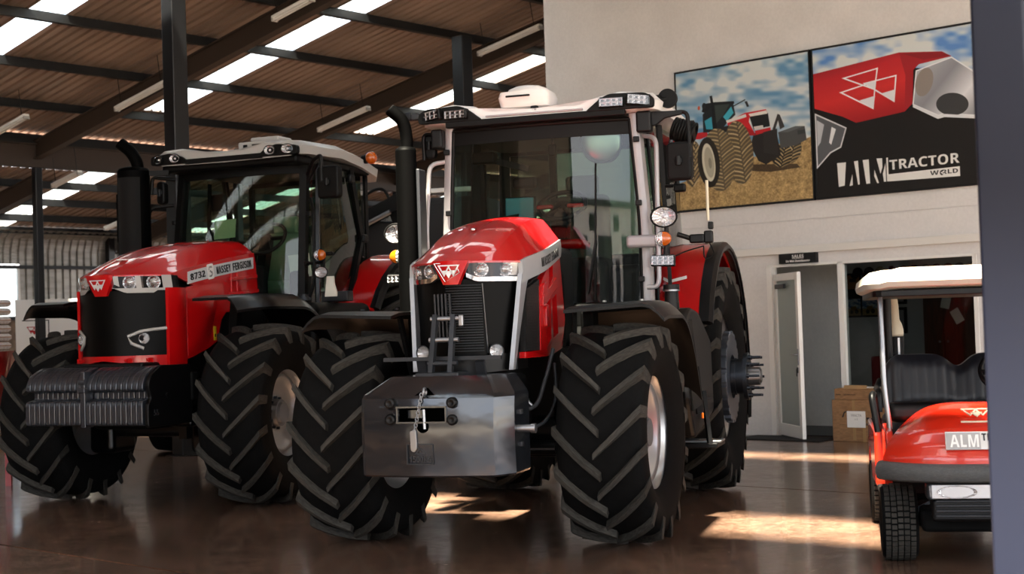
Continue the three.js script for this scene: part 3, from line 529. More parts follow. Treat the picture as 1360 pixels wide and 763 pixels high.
    mesh('vent_mesh', [fx(bend(prism(dense([[0.5, 1.345], [0.46, 1.78], [0.0, 1.92], [-0.7, 2.0], [-0.74, 1.36]]), -0.06, -0.04, 'zy'))), fx(bend(prism(dense([[0.55, 1.345], [0.5, 1.76], [0.27, 1.83], [0.29, 1.345]]), -0.05, -0.012, 'zy')))], M.grilleMesh, T);
  }
  // engine block and frame below, dark
  mesh('chassis', [rbb(-0.3, 0.3, 0.72, 1.34, -2.6, 0.62, 0.05), rbb(-0.24, 0.24, 1.3, 1.95, -1.1, 0.5, 0.05), rbb(-0.34, 0.34, 0.85, 1.2, 0.35, 0.95, 0.05), rbb(-0.5, 0.5, 0.8, 1.5, -2.3, -1.25, 0.08)], M.mattBlack, T);
  mesh('front_axle', [rbb(-0.66, 0.66, 0.6, 0.88, -0.14, 0.14, 0.05), cy('x', 0.2, 0.2, 0.22, 0, 0.72, 0.05), rbb(0.45, 0.7, 0.5, 1.0, -0.16, 0.16, 0.05), rbb(-0.7, -0.45, 0.5, 1.0, -0.16, 0.16, 0.05), cy('x', 0.05, 0.05, 1.0, 0, 0.68, 0.27, 16)], M.blackGloss, T);
  mesh('rear_axle', [cy('x', 0.2, 0.2, 1.5, 0, 1.0, -3.07), rbb(-0.4, 0.4, 0.6, 1.45, -3.5, -2.4, 0.08)], M.mattBlack, T);
  mesh('hose', tube([[0.34, 1.0, 0.95], [0.48, 0.98, 0.75], [0.5, 1.15, 0.5], [0.52, 1.35, 0.35]], 0.014, 8, 14), M.castGrey, T); mesh('hose', [tube([[0.34, 0.9, 0.9], [0.5, 0.86, 0.7], [0.55, 1.0, 0.45], [0.5, 1.25, 0.25]], 0.012, 8, 14)], M.castGrey, T);
  mesh('coupling', [cy('x', 0.025, 0.025, 0.12, 0.55, 0.88, 1.15, 16), cy('x', 0.03, 0.03, 0.03, 0.6, 0.88, 1.15, 16)], M.steel, T);
  mesh('handle_bar', [tube([[0.36, 1.2, 0.78], [0.38, 1.1, 0.74], [0.47, 0.98, 0.7]], 0.013, 8, 8)], M.steel, T);
  // --- front weight ---
  {
    const outline = (zf, y0, y1) => [[-0.475, zf - 0.06], [-0.44, zf], [0.41, zf], [0.5, zf - 0.12], [0.5, 0.85], [-0.5, 0.85]];
    const face = zf => { const o = []; for (let i = 0; i <= 14; i++) { const x = lerp(-0.44, 0.41, i / 14); o.push([x, zf - 0.05 * (x / 0.43) ** 2]); } return o; };
    const rows = [[0.6, 1.385, 0.985], [0.612, 1.4, 1], [0.75, 1.412, 1], [0.9, 1.415, 1], [1.02, 1.408, 1], [1.085, 1.395, 1], [1.11, 1.37, 0.985]].map(([y, zf, k]) => [[-0.48, zf - 0.12], [-0.465, zf - 0.07], ...face(zf), [0.43, zf - 0.075], [0.5, zf - 0.19], [0.5, 0.9], [-0.5, 0.9]].map(([x, z]) => [x * k, y, z]));
    const top = [[-0.34, 1.13], [-0.33, 1.15], ...face(1.2).map(([x, z]) => [x * 0.75, z]), [0.33, 1.13], [0.4, 1.06], [0.42, 0.9], [-0.38, 0.9]].map(([x, z]) => [x, 1.215, z]);
    let wg = loft([...rows, top].map(r => r.slice().reverse()), true, true, 0.35);
    try {
      const ev = new Evaluator(); ev.useGroups = false; let A = new Brush(strip(wg)); A.updateMatrixWorld();
      const cut = g => { const Bq = new Brush(strip(g)); Bq.updateMatrixWorld(); A = ev.evaluate(A, Bq, SUBTRACTION); A.updateMatrixWorld(); };
      cut(bb(-0.195, 0.115, 0.945, 1.03, 1.25, 1.6)); cut(cy('z', 0.04, 0.04, 0.3, -0.03, 0.915, 1.4, 20)); cut(prism([[-0.095, 1.105], [-0.03, 1.15], [0.04, 1.105]], 1.3, 1.6, 'xy'));
      wg = A.geometry;
    } catch (e) { console.log('csg', e.message); }
    const w = mesh('front_weight', wg, M.weight, T);
    w.userData.label = 'grey one-piece front weight';
    for (const [x, y] of [[-0.245, 1.06], [-0.245, 0.96], [0.16, 1.06], [0.16, 0.955]]) mesh('rubber_bolt', [lathe([[0.034, -0.02], [0.034, 0.012], [0.026, 0.022], [0.014, 0.022], [0.012, 0.014], [0, 0.014]], 20, 'z').translate(x, y, 1.405)], M.blackPlastic, w);
    mesh('slot_frame', [bb(-0.205, 0.125, 1.03, 1.04, 1.39, 1.416), bb(-0.205, 0.125, 0.935, 0.945, 1.39, 1.418), bb(-0.205, -0.195, 0.945, 1.03, 1.385, 1.41), bb(0.115, 0.125, 0.945, 1.03, 1.39, 1.416), bb(-0.17, -0.06, 0.96, 1.01, 1.26, 1.3)], M.weight, w);
    mesh('weight_mark', [lettering('1500KG', 0.145, 0.04, 0.012).translate(-0.052, 0.715, 1.403), prism([[-0.09, 0.745], [-0.015, 0.745], [-0.052, 0.79]], 1.403, 1.416, 'xy', 0, [[[-0.07, 0.752], [-0.035, 0.752], [-0.052, 0.776]]])], M.castGrey, w); mesh('mark_border', [bb(-0.14, 0.035, 0.683, 0.688, 1.4, 1.42), bb(-0.14, 0.035, 0.803, 0.808, 1.4, 1.424), bb(-0.14, -0.134, 0.688, 0.803, 1.4, 1.42), bb(0.029, 0.035, 0.688, 0.803, 1.4, 1.422)], M.castGrey, w);
    mesh('eye_hook', [new THREE.TorusGeometry(0.022, 0.009, 8, 20).rotateY(Math.PI / 2).translate(-0.025, 1.125, 1.38)], M.steel, w); mesh('locking_pin', [bar([-0.025, 1.02, 1.41], [-0.02, 0.9, 1.415], 0.014, 0.012)], M.steel, w);
    { const ch = []; for (let i = 0; i < 14; i++) ch.push(new THREE.TorusGeometry(0.0095, 0.0032, 6, 12).scale(1, 1.35, 1).rotateY(i % 2 ? 1.4 : 0.2).translate(-0.035 - 0.055 * (i / 13), 1.108 - i * 0.0185, 1.412)); mesh('chain', ch, M.steel, w); }
    mesh('chain_clip', [prism(roundPts([[-0.022, 0.06], [0.02, 0.065], [0.024, -0.05], [0.005, -0.075], [-0.018, -0.06]], 0.012), -0.008, 0.008, 'xy', 0.003).translate(-0.092, 0.83, 1.42)], M.steel, w);
    for (const y of [0.78, 0.98]) mesh('side_catch', rb(0.02, 0.03, 0.05, 0.005, 0.505, y, 1.1), M.castGrey, w);
  }
  // top link, lower arms
  mesh('top_link', [bar([-0.085, 1.2, 1.1], [-0.075, 1.6, 1.0], 0.03, 0.04), bar([0.045, 1.2, 1.1], [0.045, 1.6, 1.0], 0.03, 0.04)], M.castGrey, T);
  for (const [y, z] of [[1.575, 1.0], [1.44, 1.04], [1.29, 1.08]]) mesh('link_pin', [cy('x', 0.016, 0.016, 0.2, -0.01, y, z, 14), ...(y > 1.5 ? [rb(0.035, 0.075, 0.03, 0.01, 0.095, y - 0.015, z)] : [])], y > 1.4 ? M.steel : M.castGrey, T);
  mesh('link_bracket', [rbb(-0.17, 0.12, 1.19, 1.235, 0.95, 1.16, 0.01), bar([-0.45, 1.32, 0.98], [0.35, 1.32, 0.98], 0.025, 0.025), bar([-0.2, 1.15, 0.9], [-0.2, 1.32, 0.96], 0.06, 0.03), bar([0.2, 1.15, 0.9], [0.2, 1.3, 0.96], 0.06, 0.03)], M.castGrey, T);
  mesh('lower_arm', [bar([-0.36, 0.95, 0.5], [-0.36, 0.85, 1.2], 0.07, 0.16), bar([0.36, 0.95, 0.5], [0.36, 0.85, 1.2], 0.07, 0.16), rbb(-0.38, 0.38, 1.02, 1.16, 0.75, 0.95, 0.03)], M.blackGloss, T);
  // --- front fenders ---
  for (const q of [1, -1]) {
    const f = (s, t) => { const x = lerp(0.62, 1.3, s), z = lerp(0.42, -0.95, t), a = Math.max(0, t - 0.45) / 0.55, e = Math.max(0, (s - 0.8) / 0.2); return [q * x, 1.665 - 0.035 * (1 - t) * (1 - s) - 0.62 * a ** 2.2 - 0.11 * e ** 1.6 - 0.02 * Math.max(0, 1 - t * 8), z]; };
    mesh('front_fender', shell(q > 0 ? f : (s, t) => f(1 - s, t), 14, 18, [0, -0.022, 0], 0.6), M.blackPlastic, T);
    mesh('fender_bracket', [rbb(q > 0 ? 0.6 : -0.7, q > 0 ? 0.7 : -0.6, 0.9, 1.6, -0.25, -0.1, 0.02), bar([q * 0.62, 1.6, -0.2], [q * 1.1, 1.62, -0.2], 0.05, 0.03), bar([q * 0.6, 1.2, 0.1], [q * 0.64, 1.6, 0.2], 0.03, 0.03)], M.mattBlack, T);
    mesh('fender_bolt', [0.78, 1.05].map(x => cy('y', 0.018, 0.014, 0.012, q * x, 1.668, -0.1, 12)), M.castGrey, T);
  }
  // --- cab ---
  const CZ = -1.4, CR = -2.95;
  const wsz = (x, y) => CZ + 0.08 * (1 - (x / 0.8) ** 2) + 0.018 * (y - 1.7);
  for (const q of [1, -1]) {
    mesh('front_pillar', loft([[1.45, 0.83], [2.3, 0.83], [3.16, 0.775]].map(([y, x]) => roundPts([[x - 0.045, wsz(x, y) + 0.03], [x + 0.03, wsz(x, y) + 0.02], [x + 0.045, wsz(x, y) - 0.07], [x - 0.03, wsz(x, y) - 0.09]], 0.02, 2).map(p => [q * p[0], y, p[1]])), true, true, 0.6), M.cabGrey, T);
    mesh('middle_pillar', [bar([q * 0.86, 1.5, -2.1], [q * 0.8, 3.16, -2.15], 0.05, 0.07)], M.satin, T);
    mesh('rear_pillar', [bar([q * 0.8, 1.9, CR + 0.05], [q * 0.76, 3.16, CR + 0.12], 0.08, 0.09)], M.satin, T);
    const sg = (z0, z1) => (s, t) => { const y = lerp(1.5, 3.14, t); return [q * (lerp(0.88, 0.815, t ** 1.5) + 0.02 * Math.sin(Math.PI * s)), y, lerp(z0, z1, s)]; };
    mesh('side_glass', patch(sg(CZ - 0.06, -2.08), 8, 8), M.glass, T); mesh('side_glass', patch((s, t) => { const p = sg(-2.14, CR + 0.1)(s, lerp(0.35, 1, t)); return p; }, 6, 6), M.glass, T);
    mesh('door_seal', [tube([[q * 0.885, 1.5, CZ - 0.1], [q * 0.89, 2.3, CZ - 0.1], [q * 0.825, 3.12, CZ - 0.15]], 0.014, 6, 10)], M.satin, T);
    for (const y of [1.85, 2.45, 2.95]) mesh('hinge', rb(0.05, 0.045, 0.03, 0.008, q * 0.79, y, wsz(0.8, y) + 0.05), M.blackPlastic, T);
  }
  mesh('windshield', patch((s, t) => { const y = lerp(1.62, 3.12, t), x = (s * 2 - 1) * lerp(0.795, 0.74, t); return [x, y, wsz(x, y)]; }, 16, 10), M.glass, T);
  mesh('windshield_frame', [...[1, -1].map(q => tube([[q * 0.785, 1.62, wsz(0.785, 1.62) + 0.004], [q * 0.785, 2.3, wsz(0.785, 2.3) + 0.004], [q * 0.735, 3.12, wsz(0.735, 3.12) + 0.004]], 0.018, 6, 12)), tube([-0.735, -0.4, 0, 0.4, 0.735].map(x => [x, 3.12, wsz(x, 3.12) + 0.004]), 0.02, 6, 14), patch((s, t) => { const x = (s * 2 - 1) * 0.745, y = lerp(3.0, 3.16, t); return [x, y, wsz(x, y) + 0.008]; }, 14, 2)], M.satin, T);
  mesh('rear_glass', bb(-0.74, 0.74, 1.95, 3.1, CR - 0.004, CR + 0.004), M.glass, T);
  mesh('rear_frame', [bb(-0.78, 0.78, 1.86, 1.95, CR - 0.03, CR + 0.03), bb(-0.78, 0.78, 3.08, 3.16, CR - 0.03, CR + 0.03), bb(-0.36, -0.3, 1.95, 3.1, CR - 0.02, CR + 0.04)], M.satin, T);
  mesh('cab_body', [rbb(-0.84, 0.84, 1.2, 1.6, CR + 0.3, CZ - 0.02, 0.05), rbb(-0.8, 0.8, 1.5, 1.9, CR, CR + 0.45, 0.04), rbb(-0.55, 0.55, 1.45, 1.68, CZ - 0.2, CZ + 0.1, 0.06), rbb(-0.24, 0.24, 1.35, 2.12, -1.38, -0.8, 0.06)], M.satin, T);
  // roof with raised light pods
  { const sec = z => { const f = (z - CZ) / (CR - CZ); return z; };
    const row = (z, k, lift) => [[-0.98, 3.17], [-1.0, 3.24], [-0.93, 3.31 + lift], [-0.72, 3.335 + lift], [-0.52, 3.3 + lift * 0.6], [-0.4, 3.23], [0, 3.235], [0.4, 3.23], [0.52, 3.3 + lift * 0.6], [0.72, 3.335 + lift], [0.93, 3.31 + lift], [1.0, 3.24], [0.98, 3.17], [0, 3.14]].map(([x, y]) => [x * k, y, z]);
    const rf = mesh('cab_roof', loft([row(-1.2, 0.9, -0.05), row(-1.24, 0.96, -0.015), row(-1.35, 1, 0), row(-2.3, 1, 0.0), row(-2.85, 0.98, -0.01), row(-3.05, 0.92, -0.06)], true, true, 0.5), M.roofWhite, T);
    mesh('headliner', rbb(-0.8, 0.8, 3.1, 3.15, CR + 0.1, CZ + 0.05, 0.02), M.headliner, rf);
    mesh('roof_fascia', [rbb(-0.74, 0.74, 3.125, 3.18, -1.24, -1.17, 0.012)], M.satin, rf); mesh('roof_strip', [rbb(-0.4, 0.4, 3.19, 3.205, -1.215, -1.175, 0.005)], M.cabGrey, rf);
    for (const q of [1, -1]) { const pod = mesh('light_pod', [prism(roundPts([[0.42, 3.17], [0.97, 3.17], [0.97, 3.25], [0.9, 3.29], [0.62, 3.3], [0.55, 3.27]], 0.03).map(([x, y]) => [q * x, y]), -1.22, -1.165, 'xy', 0.006)], M.satin, rf);
      workLamp(pod, [q * 0.64, 3.225, -1.145], 0.2, 0.075, q * 0.12, 0, 0); workLamp(pod, [q * 0.855, 3.232, -1.16], 0.2, 0.085, q * 0.4, 0, q * -0.08); }
  }
  { // satellite dome on the roof
    const d = mesh('satellite_receiver', [loft([[3.235, 0.13, 0.09], [3.26, 0.2, 0.14], [3.34, 0.215, 0.16], [3.385, 0.2, 0.15]].map(([y, a, b]) => roundPts([[-a, -b], [a, -b], [a, b], [-a, b]], 0.05, 3).map(p => [p[0] - 0.09, y, p[1] - 1.36])), true, true, 0.6), lathe([[0.17, 0], [0.16, 0.03], [0.1, 0.055], [0, 0.06]], 28).scale(1, 1, 0.8).translate(-0.09, 3.385, -1.36)], M.roofWhite, T);
    mesh('handle', [rb(0.2, 0.014, 0.02, 0.005, -0.13, 3.345, -1.195), rb(0.06, 0.05, 0.04, 0.01, 0.0, 3.235, -1.22)], M.blackPlastic, d); mesh('mount', [rb(0.28, 0.05, 0.2, 0.015, -0.09, 3.22, -1.38), rb(0.36, 0.035, 0.1, 0.01, 0.25, 3.25, -1.42), rb(0.3, 0.03, 0.1, 0.01, -0.5, 3.25, -1.42)], M.roofWhite, d); }
  mesh('roof_aerial', cy('y', 0.012, 0.012, 0.2, -0.42, 3.36, -1.9, 10), M.blackPlastic, T);
  // interior
  cabSeat(T, 0.02, 1.98, -2.35, M.seatGrey, 0.62);
  const stw = steering(T, [0.05, 2.5, -1.78], 0.2, -0.9);
  mesh('steering_console', [rb(0.14, 0.16, 0.12, 0.03, 0.05, 2.43, -1.82), bar([0.05, 2.4, -1.82], [0.05, 1.7, -1.6], 0.1, 0.12)], M.blackPlastic, T);
  mesh('control_levers', [rb(0.14, 0.035, 0.05, 0.015, -0.08, 2.49, -1.72), rb(0.14, 0.035, 0.05, 0.015, 0.18, 2.49, -1.72), rbb(-0.2, 0.3, 2.12, 2.2, -1.75, -1.45, 0.05)], M.red, T);
  mesh('armrest_console', [rb(0.2, 0.1, 0.5, 0.03, -0.36, 2.15, -2.2), rbb(-0.78, -0.5, 1.6, 2.02, -2.7, -1.7, 0.05)], M.blackPlastic, T);
  mesh('display_screen', [onPlane(rb(0.27, 0.22, 0.03, 0.01), [-0.36, 2.5, -1.95], [1, 0, -0.2], [0, 1, -0.1])], M.blackPlastic, T);
  mesh('screen_back_panel', [onPlane(rb(0.24, 0.2, 0.03, 0.008), [-0.36, 2.5, -1.93], [1, 0, -0.2], [0, 1, -0.1])], M.tealScreen, T);
  mesh('dashboard', [rbb(-0.3, 0.5, 1.6, 2.05, -1.75, -1.42, 0.08), rbb(0.3, 0.78, 1.5, 1.98, -2.05, -1.55, 0.08), rbb(-0.75, 0.75, 1.6, 2.12, -2.85, -2.7, 0.04)], M.satin, T);
  mesh('dash_tablet', rb(0.18, 0.06, 0.02, 0.006, -0.12, 2.28, -1.5), M.paper, T);
  mesh('screen_post', [bar([-0.62, 1.9, -1.75], [-0.62, 2.95, -1.75], 0.04, 0.05), bar([-0.62, 2.4, -1.75], [-0.36, 2.45, -1.93], 0.03, 0.03), rb(0.2, 0.1, 0.12, 0.02, -0.6, 2.93, -1.75), bar([-0.6, 2.93, -1.75], [-0.25, 2.83, -1.85], 0.035, 0.05), rb(0.22, 0.1, 0.06, 0.03, -0.3, 2.72, -1.9)], M.satin, T);
  mesh('wiper', [bar([0.42, 1.7, wsz(0.42, 1.7) + 0.03], [0.46, 2.78, wsz(0.46, 2.78) + 0.015], 0.014, 0.012), bar([0.36, 1.75, wsz(0.36, 1.75) + 0.035], [0.44, 2.15, wsz(0.44, 2.1) + 0.03], 0.022, 0.018)], M.satin, T);
  { const m = mesh('visor_mirror', prism(roundPts([[-0.14, -0.17], [0.1, -0.2], [0.19, 0.02], [0.12, 0.18], [-0.08, 0.19], [-0.19, 0.04]], 0.1, 4), -0.03, -0.01, 'xy', 0.006), M.satin, T); m.position.set(0.5, 2.97, -1.37); m.rotation.set(0.1, 0.12, 0.1); mesh('mirror_face', new THREE.SphereGeometry(1, 24, 10, 0, Math.PI * 2, 0, Math.PI / 2).rotateX(Math.PI / 2).scale(0.16, 0.175, 0.035).translate(0, 0, -0.012), M.mirrorFace, m); }
  mesh('interior_mirror', [rb(0.07, 0.1, 0.05, 0.02, 0.02, 2.95, -1.65), rod([0.02, 2.99, -1.65], [0.02, 3.1, -1.65], 0.01)], M.satin, T);
  // grab rails
  mesh('grab_rail', [pipe([[0.86, 1.78, -1.22], [0.955, 1.78, -1.22], [0.955, 2.1, -1.24], [0.955, 2.95, -1.3], [0.84, 2.98, -1.38]], 0.019, 0.08)], M.cabGrey, T);
  mesh('grab_rail', [pipe([[-0.86, 1.85, -1.25], [-0.95, 1.85, -1.25], [-0.955, 2.3, -1.25], [-0.94, 2.86, -1.32], [-0.82, 2.88, -1.38]], 0.019, 0.08)], M.cabGrey, T);
  // right lamp cluster on its arm
  mesh('lamp_arm', [rbb(0.7, 0.95, 2.09, 2.19, -1.3, -1.22, 0.03)], M.cabGrey, T); mesh('lamp_arm', [rbb(-1.05, -0.74, 2.05, 2.16, -1.3, -1.22, 0.03)], M.cabGrey, T);
  lamp(T, 'oval_headlamp', [1.01, 2.32, -1.22], 0.098, 0.078, 0.05, 0, M.satin); indicator(T, [1.0, 2.15, -1.2], 0.062, 1); workLamp(T, [0.99, 1.98, -1.22], 0.19, 0.085, 0, -0.1, -0.03);
  mesh('lamp_stem', [rod([1.0, 1.98, -1.27], [1.02, 2.3, -1.27], 0.018), rod([0.95, 2.15, -1.26], [1.0, 2.15, -1.26], 0.025)], M.blackPlastic, T);
  lamp(T, 'oval_headlamp', [-1.21, 2.3, -1.22], 0.098, 0.078, -0.05, 0, M.satin); indicator(T, [-1.2, 2.11, -1.2], 0.062, -1); workLamp(T, [-1.22, 1.93, -1.22], 0.16, 0.07); mesh('lamp_stem', [rod([-1.2, 1.93, -1.27], [-1.2, 2.3, -1.27], 0.018), rod([-1.05, 2.11, -1.26], [-1.2, 2.11, -1.26], 0.025)], M.blackPlastic, T);
  { const c = mesh('camera_bracket', [rb(0.12, 0.07, 0.08, 0.015, 1.2, 2.16, -1.6), rb(0.07, 0.1, 0.07, 0.015, 1.29, 2.17, -1.6), rb(0.04, 0.06, 0.05, 0.01, 1.31, 2.26, -1.6), rod([1.05, 2.2, -1.55], [1.16, 2.16, -1.6], 0.02)], M.blackPlastic, T); mesh('aerial', cy('y', 0.012, 0.012, 0.32, 1.29, 2.46, -1.6, 10), M.cream, c); mesh('cable', [tube([[1.3, 2.12, -1.58], [1.33, 2.03, -1.58], [1.26, 2.0, -1.58], [1.25, 2.1, -1.58]], 0.006, 6, 16), tube([[1.25, 2.1, -1.6], [1.1, 2.06, -1.58], [0.98, 2.0, -1.5]], 0.006, 6, 10)], M.satin, c); }
  // mirrors and roof corner fittings
  armMirror(T, [rb(0.12, 0.17, 0.1, 0.02, 0.86, 3.08, -1.33), prism(roundPts([[0.85, 3.03], [0.95, 3.05], [1.02, 3.1], [1.16, 3.12], [1.16, 3.15], [0.85, 3.16]], 0.02), -1.36, -1.32, 'xy', 0.005), pipe([[1.1, 3.14, -1.34], [1.2, 3.14, -1.34], [1.215, 2.78, -1.3]], 0.016, 0.05)], [1.13, 2.755, -1.34], 0.2, 0.3, -0.1);
  armMirror(T, [rb(0.1, 0.16, 0.1, 0.02, -0.86, 3.06, -1.33), pipe([[-0.88, 3.1, -1.34], [-1.0, 3.12, -1.36], [-1.0, 2.9, -1.36]], 0.016, 0.05)], [-0.96, 3.02, -1.42], 0.1, 0.22, 0.1);
  mesh('corner_camera', [cy('z', 0.075, 0.075, 0.05, 1.03, 3.27, -1.45, 28), rod([0.94, 3.25, -1.4], [1.03, 3.27, -1.45], 0.02), rb(0.05, 0.07, 0.05, 0.01, 0.96, 3.26, -1.4)], M.satin, T);
  mesh('corner_camera', [rb(0.08, 0.06, 0.06, 0.015, -1.0, 3.24, -1.2), rod([-0.93, 3.22, -1.22], [-1.06, 3.26, -1.22], 0.014), rb(0.05, 0.07, 0.05, 0.01, -1.07, 3.25, -1.22)], M.castGrey, T);
  { const rings = []; for (let i = 0; i < 8; i++) rings.push(new THREE.TorusGeometry(0.085, 0.012, 8, 24).rotateY(Math.PI / 2).rotateZ(-0.35).translate(1.02 + i * 0.022, 3.07 - i * 0.008, -1.75)); mesh('air_intake', [...rings, cy('x', 0.085, 0.085, 0.16, 1.1, 3.04, -1.75, 24)], M.satin, T); }
  mesh('side_camera', [rb(0.1, 0.07, 0.07, 0.02, 1.02, 2.6, -1.9), cy('y', 0.02, 0.02, 0.06, 1.0, 2.66, -1.9, 12), rod([0.9, 2.62, -1.9], [1.0, 2.62, -1.9], 0.014)], M.satin, T);
  // exhaust stack
  { const e = mesh('exhaust_stack', [cy('y', 0.085, 0.085, 1.75, -1.06, 2.08, -1.1, 32), lathe([[0.085, 0], [0.078, 0.02], [0.05, 0.035]], 28).translate(-1.06, 2.955, -1.1)], M.exhaust, T);
    mesh('exhaust_tip', tube([[-1.05, 2.95, -1.1], [-1.05, 3.08, -1.1], [-1.075, 3.2, -1.08], [-1.16, 3.29, -1.04]], 0.052, 18, 14), M.exhaust, e); mesh('tip_bore', cy('z', 0.047, 0.047, 0.01, 0, 0, 0, 18).rotateX(-0.75).rotateY(-1.1).translate(-1.163, 3.294, -1.038), M.mattBlack, e); mesh('stack_side', rbb(-0.96, -0.93, 1.3, 2.8, -1.2, -1.05, 0.01), M.castGrey, e); }
  mesh('engine_panel', [rbb(-0.92, -0.5, 1.3, 2.0, -1.35, -0.95, 0.04)], M.satin, T); mesh('valve_stack', [cy('y', 0.05, 0.05, 0.06, -0.78, 2.12, -1.15, 16), cy('y', 0.035, 0.035, 0.05, -0.78, 2.18, -1.15, 16)], M.cream, T);
  // rear fenders
  for (const q of [1, -1]) {
    const g = archFender(0.72, 1.16, 1.0, -3.07, 1.2, -1.9, 1.12, 0.05, 0.1), f = mesh('rear_fender', q > 0 ? g : mirrorX(g), M.red, T);
    const side = prism([[-3.07 + 1.17 * Math.sin(1.1), 1.0 + 1.17 * Math.cos(1.1)], ...Array.from({ length: 12 }, (_, i) => { const a = lerp(1.1, -0.6, i / 11); return [-3.07 + 1.18 * Math.sin(a), 1 + 1.18 * Math.cos(a)]; }), [-3.6, 1.6], [-2.1, 1.55]], 0.7, 0.74, 'zy'); mesh('fender_inner', q > 0 ? side : mirrorX(side), M.red, f);
    const e = archFender(1.12, 1.235, 1.0, -3.07, 1.205, -1.95, 1.14, 0.06, 0.06); mesh('fender_edge', q > 0 ? e : mirrorX(e), M.blackPlastic, f);
  }
  mesh('fender_sticker', onPlane(rb(0.15, 0.035, 0.004, 0.002), [0.93, 1.86, -3.07 + 1.2 * Math.sin(0.84)], [1, 0.22, 0], [0, 1, -0.9]), M.white, T);
  // tank, steps, cap
  mesh('side_tank', [prism(roundPts([[-0.95, 1.5], [-1.2, 1.62], [-1.55, 1.58], [-2.1, 1.35], [-2.15, 0.75], [-1.2, 0.6], [-0.98, 0.9]], 0.08), 0.72, 1.2, 'zy', 0.03)], M.blackPlastic, T);
  mesh('side_tank_trim', [bar([1.19, 1.5, -1.0], [1.22, 0.85, -1.15], 0.03, 0.18), bar([1.2, 1.15, -1.25], [1.22, 0.8, -1.3], 0.02, 0.1)], M.satin, T);
  { const c = mesh('filler_cap', [cy('y', 0.058, 0.05, 0.16, 1.08, 1.68, -1.05, 24), cy('y', 0.062, 0.062, 0.04, 1.08, 1.77, -1.05, 24)], M.blackPlastic, T); mesh('cap_ring', [cy('y', 0.063, 0.063, 0.012, 1.08, 1.745, -1.05, 24)], M.steel, c); }
  mesh('side_marker', rb(0.02, 0.045, 0.02, 0.006, 1.25, 0.78, -1.25), M.amber, T);
  mesh('cab_step', [rbb(0.95, 1.34, 0.52, 0.56, -1.75, -1.35, 0.01), bar([1.28, 0.54, -1.37], [1.22, 0.95, -1.5], 0.03, 0.06), rbb(0.9, 1.25, 0.85, 0.89, -1.8, -1.45, 0.01)], M.blackPlastic, T); mesh('step_tread', rbb(1.02, 1.36, 0.56, 0.575, -1.62, -1.4, 0.004), M.rim, T);
}

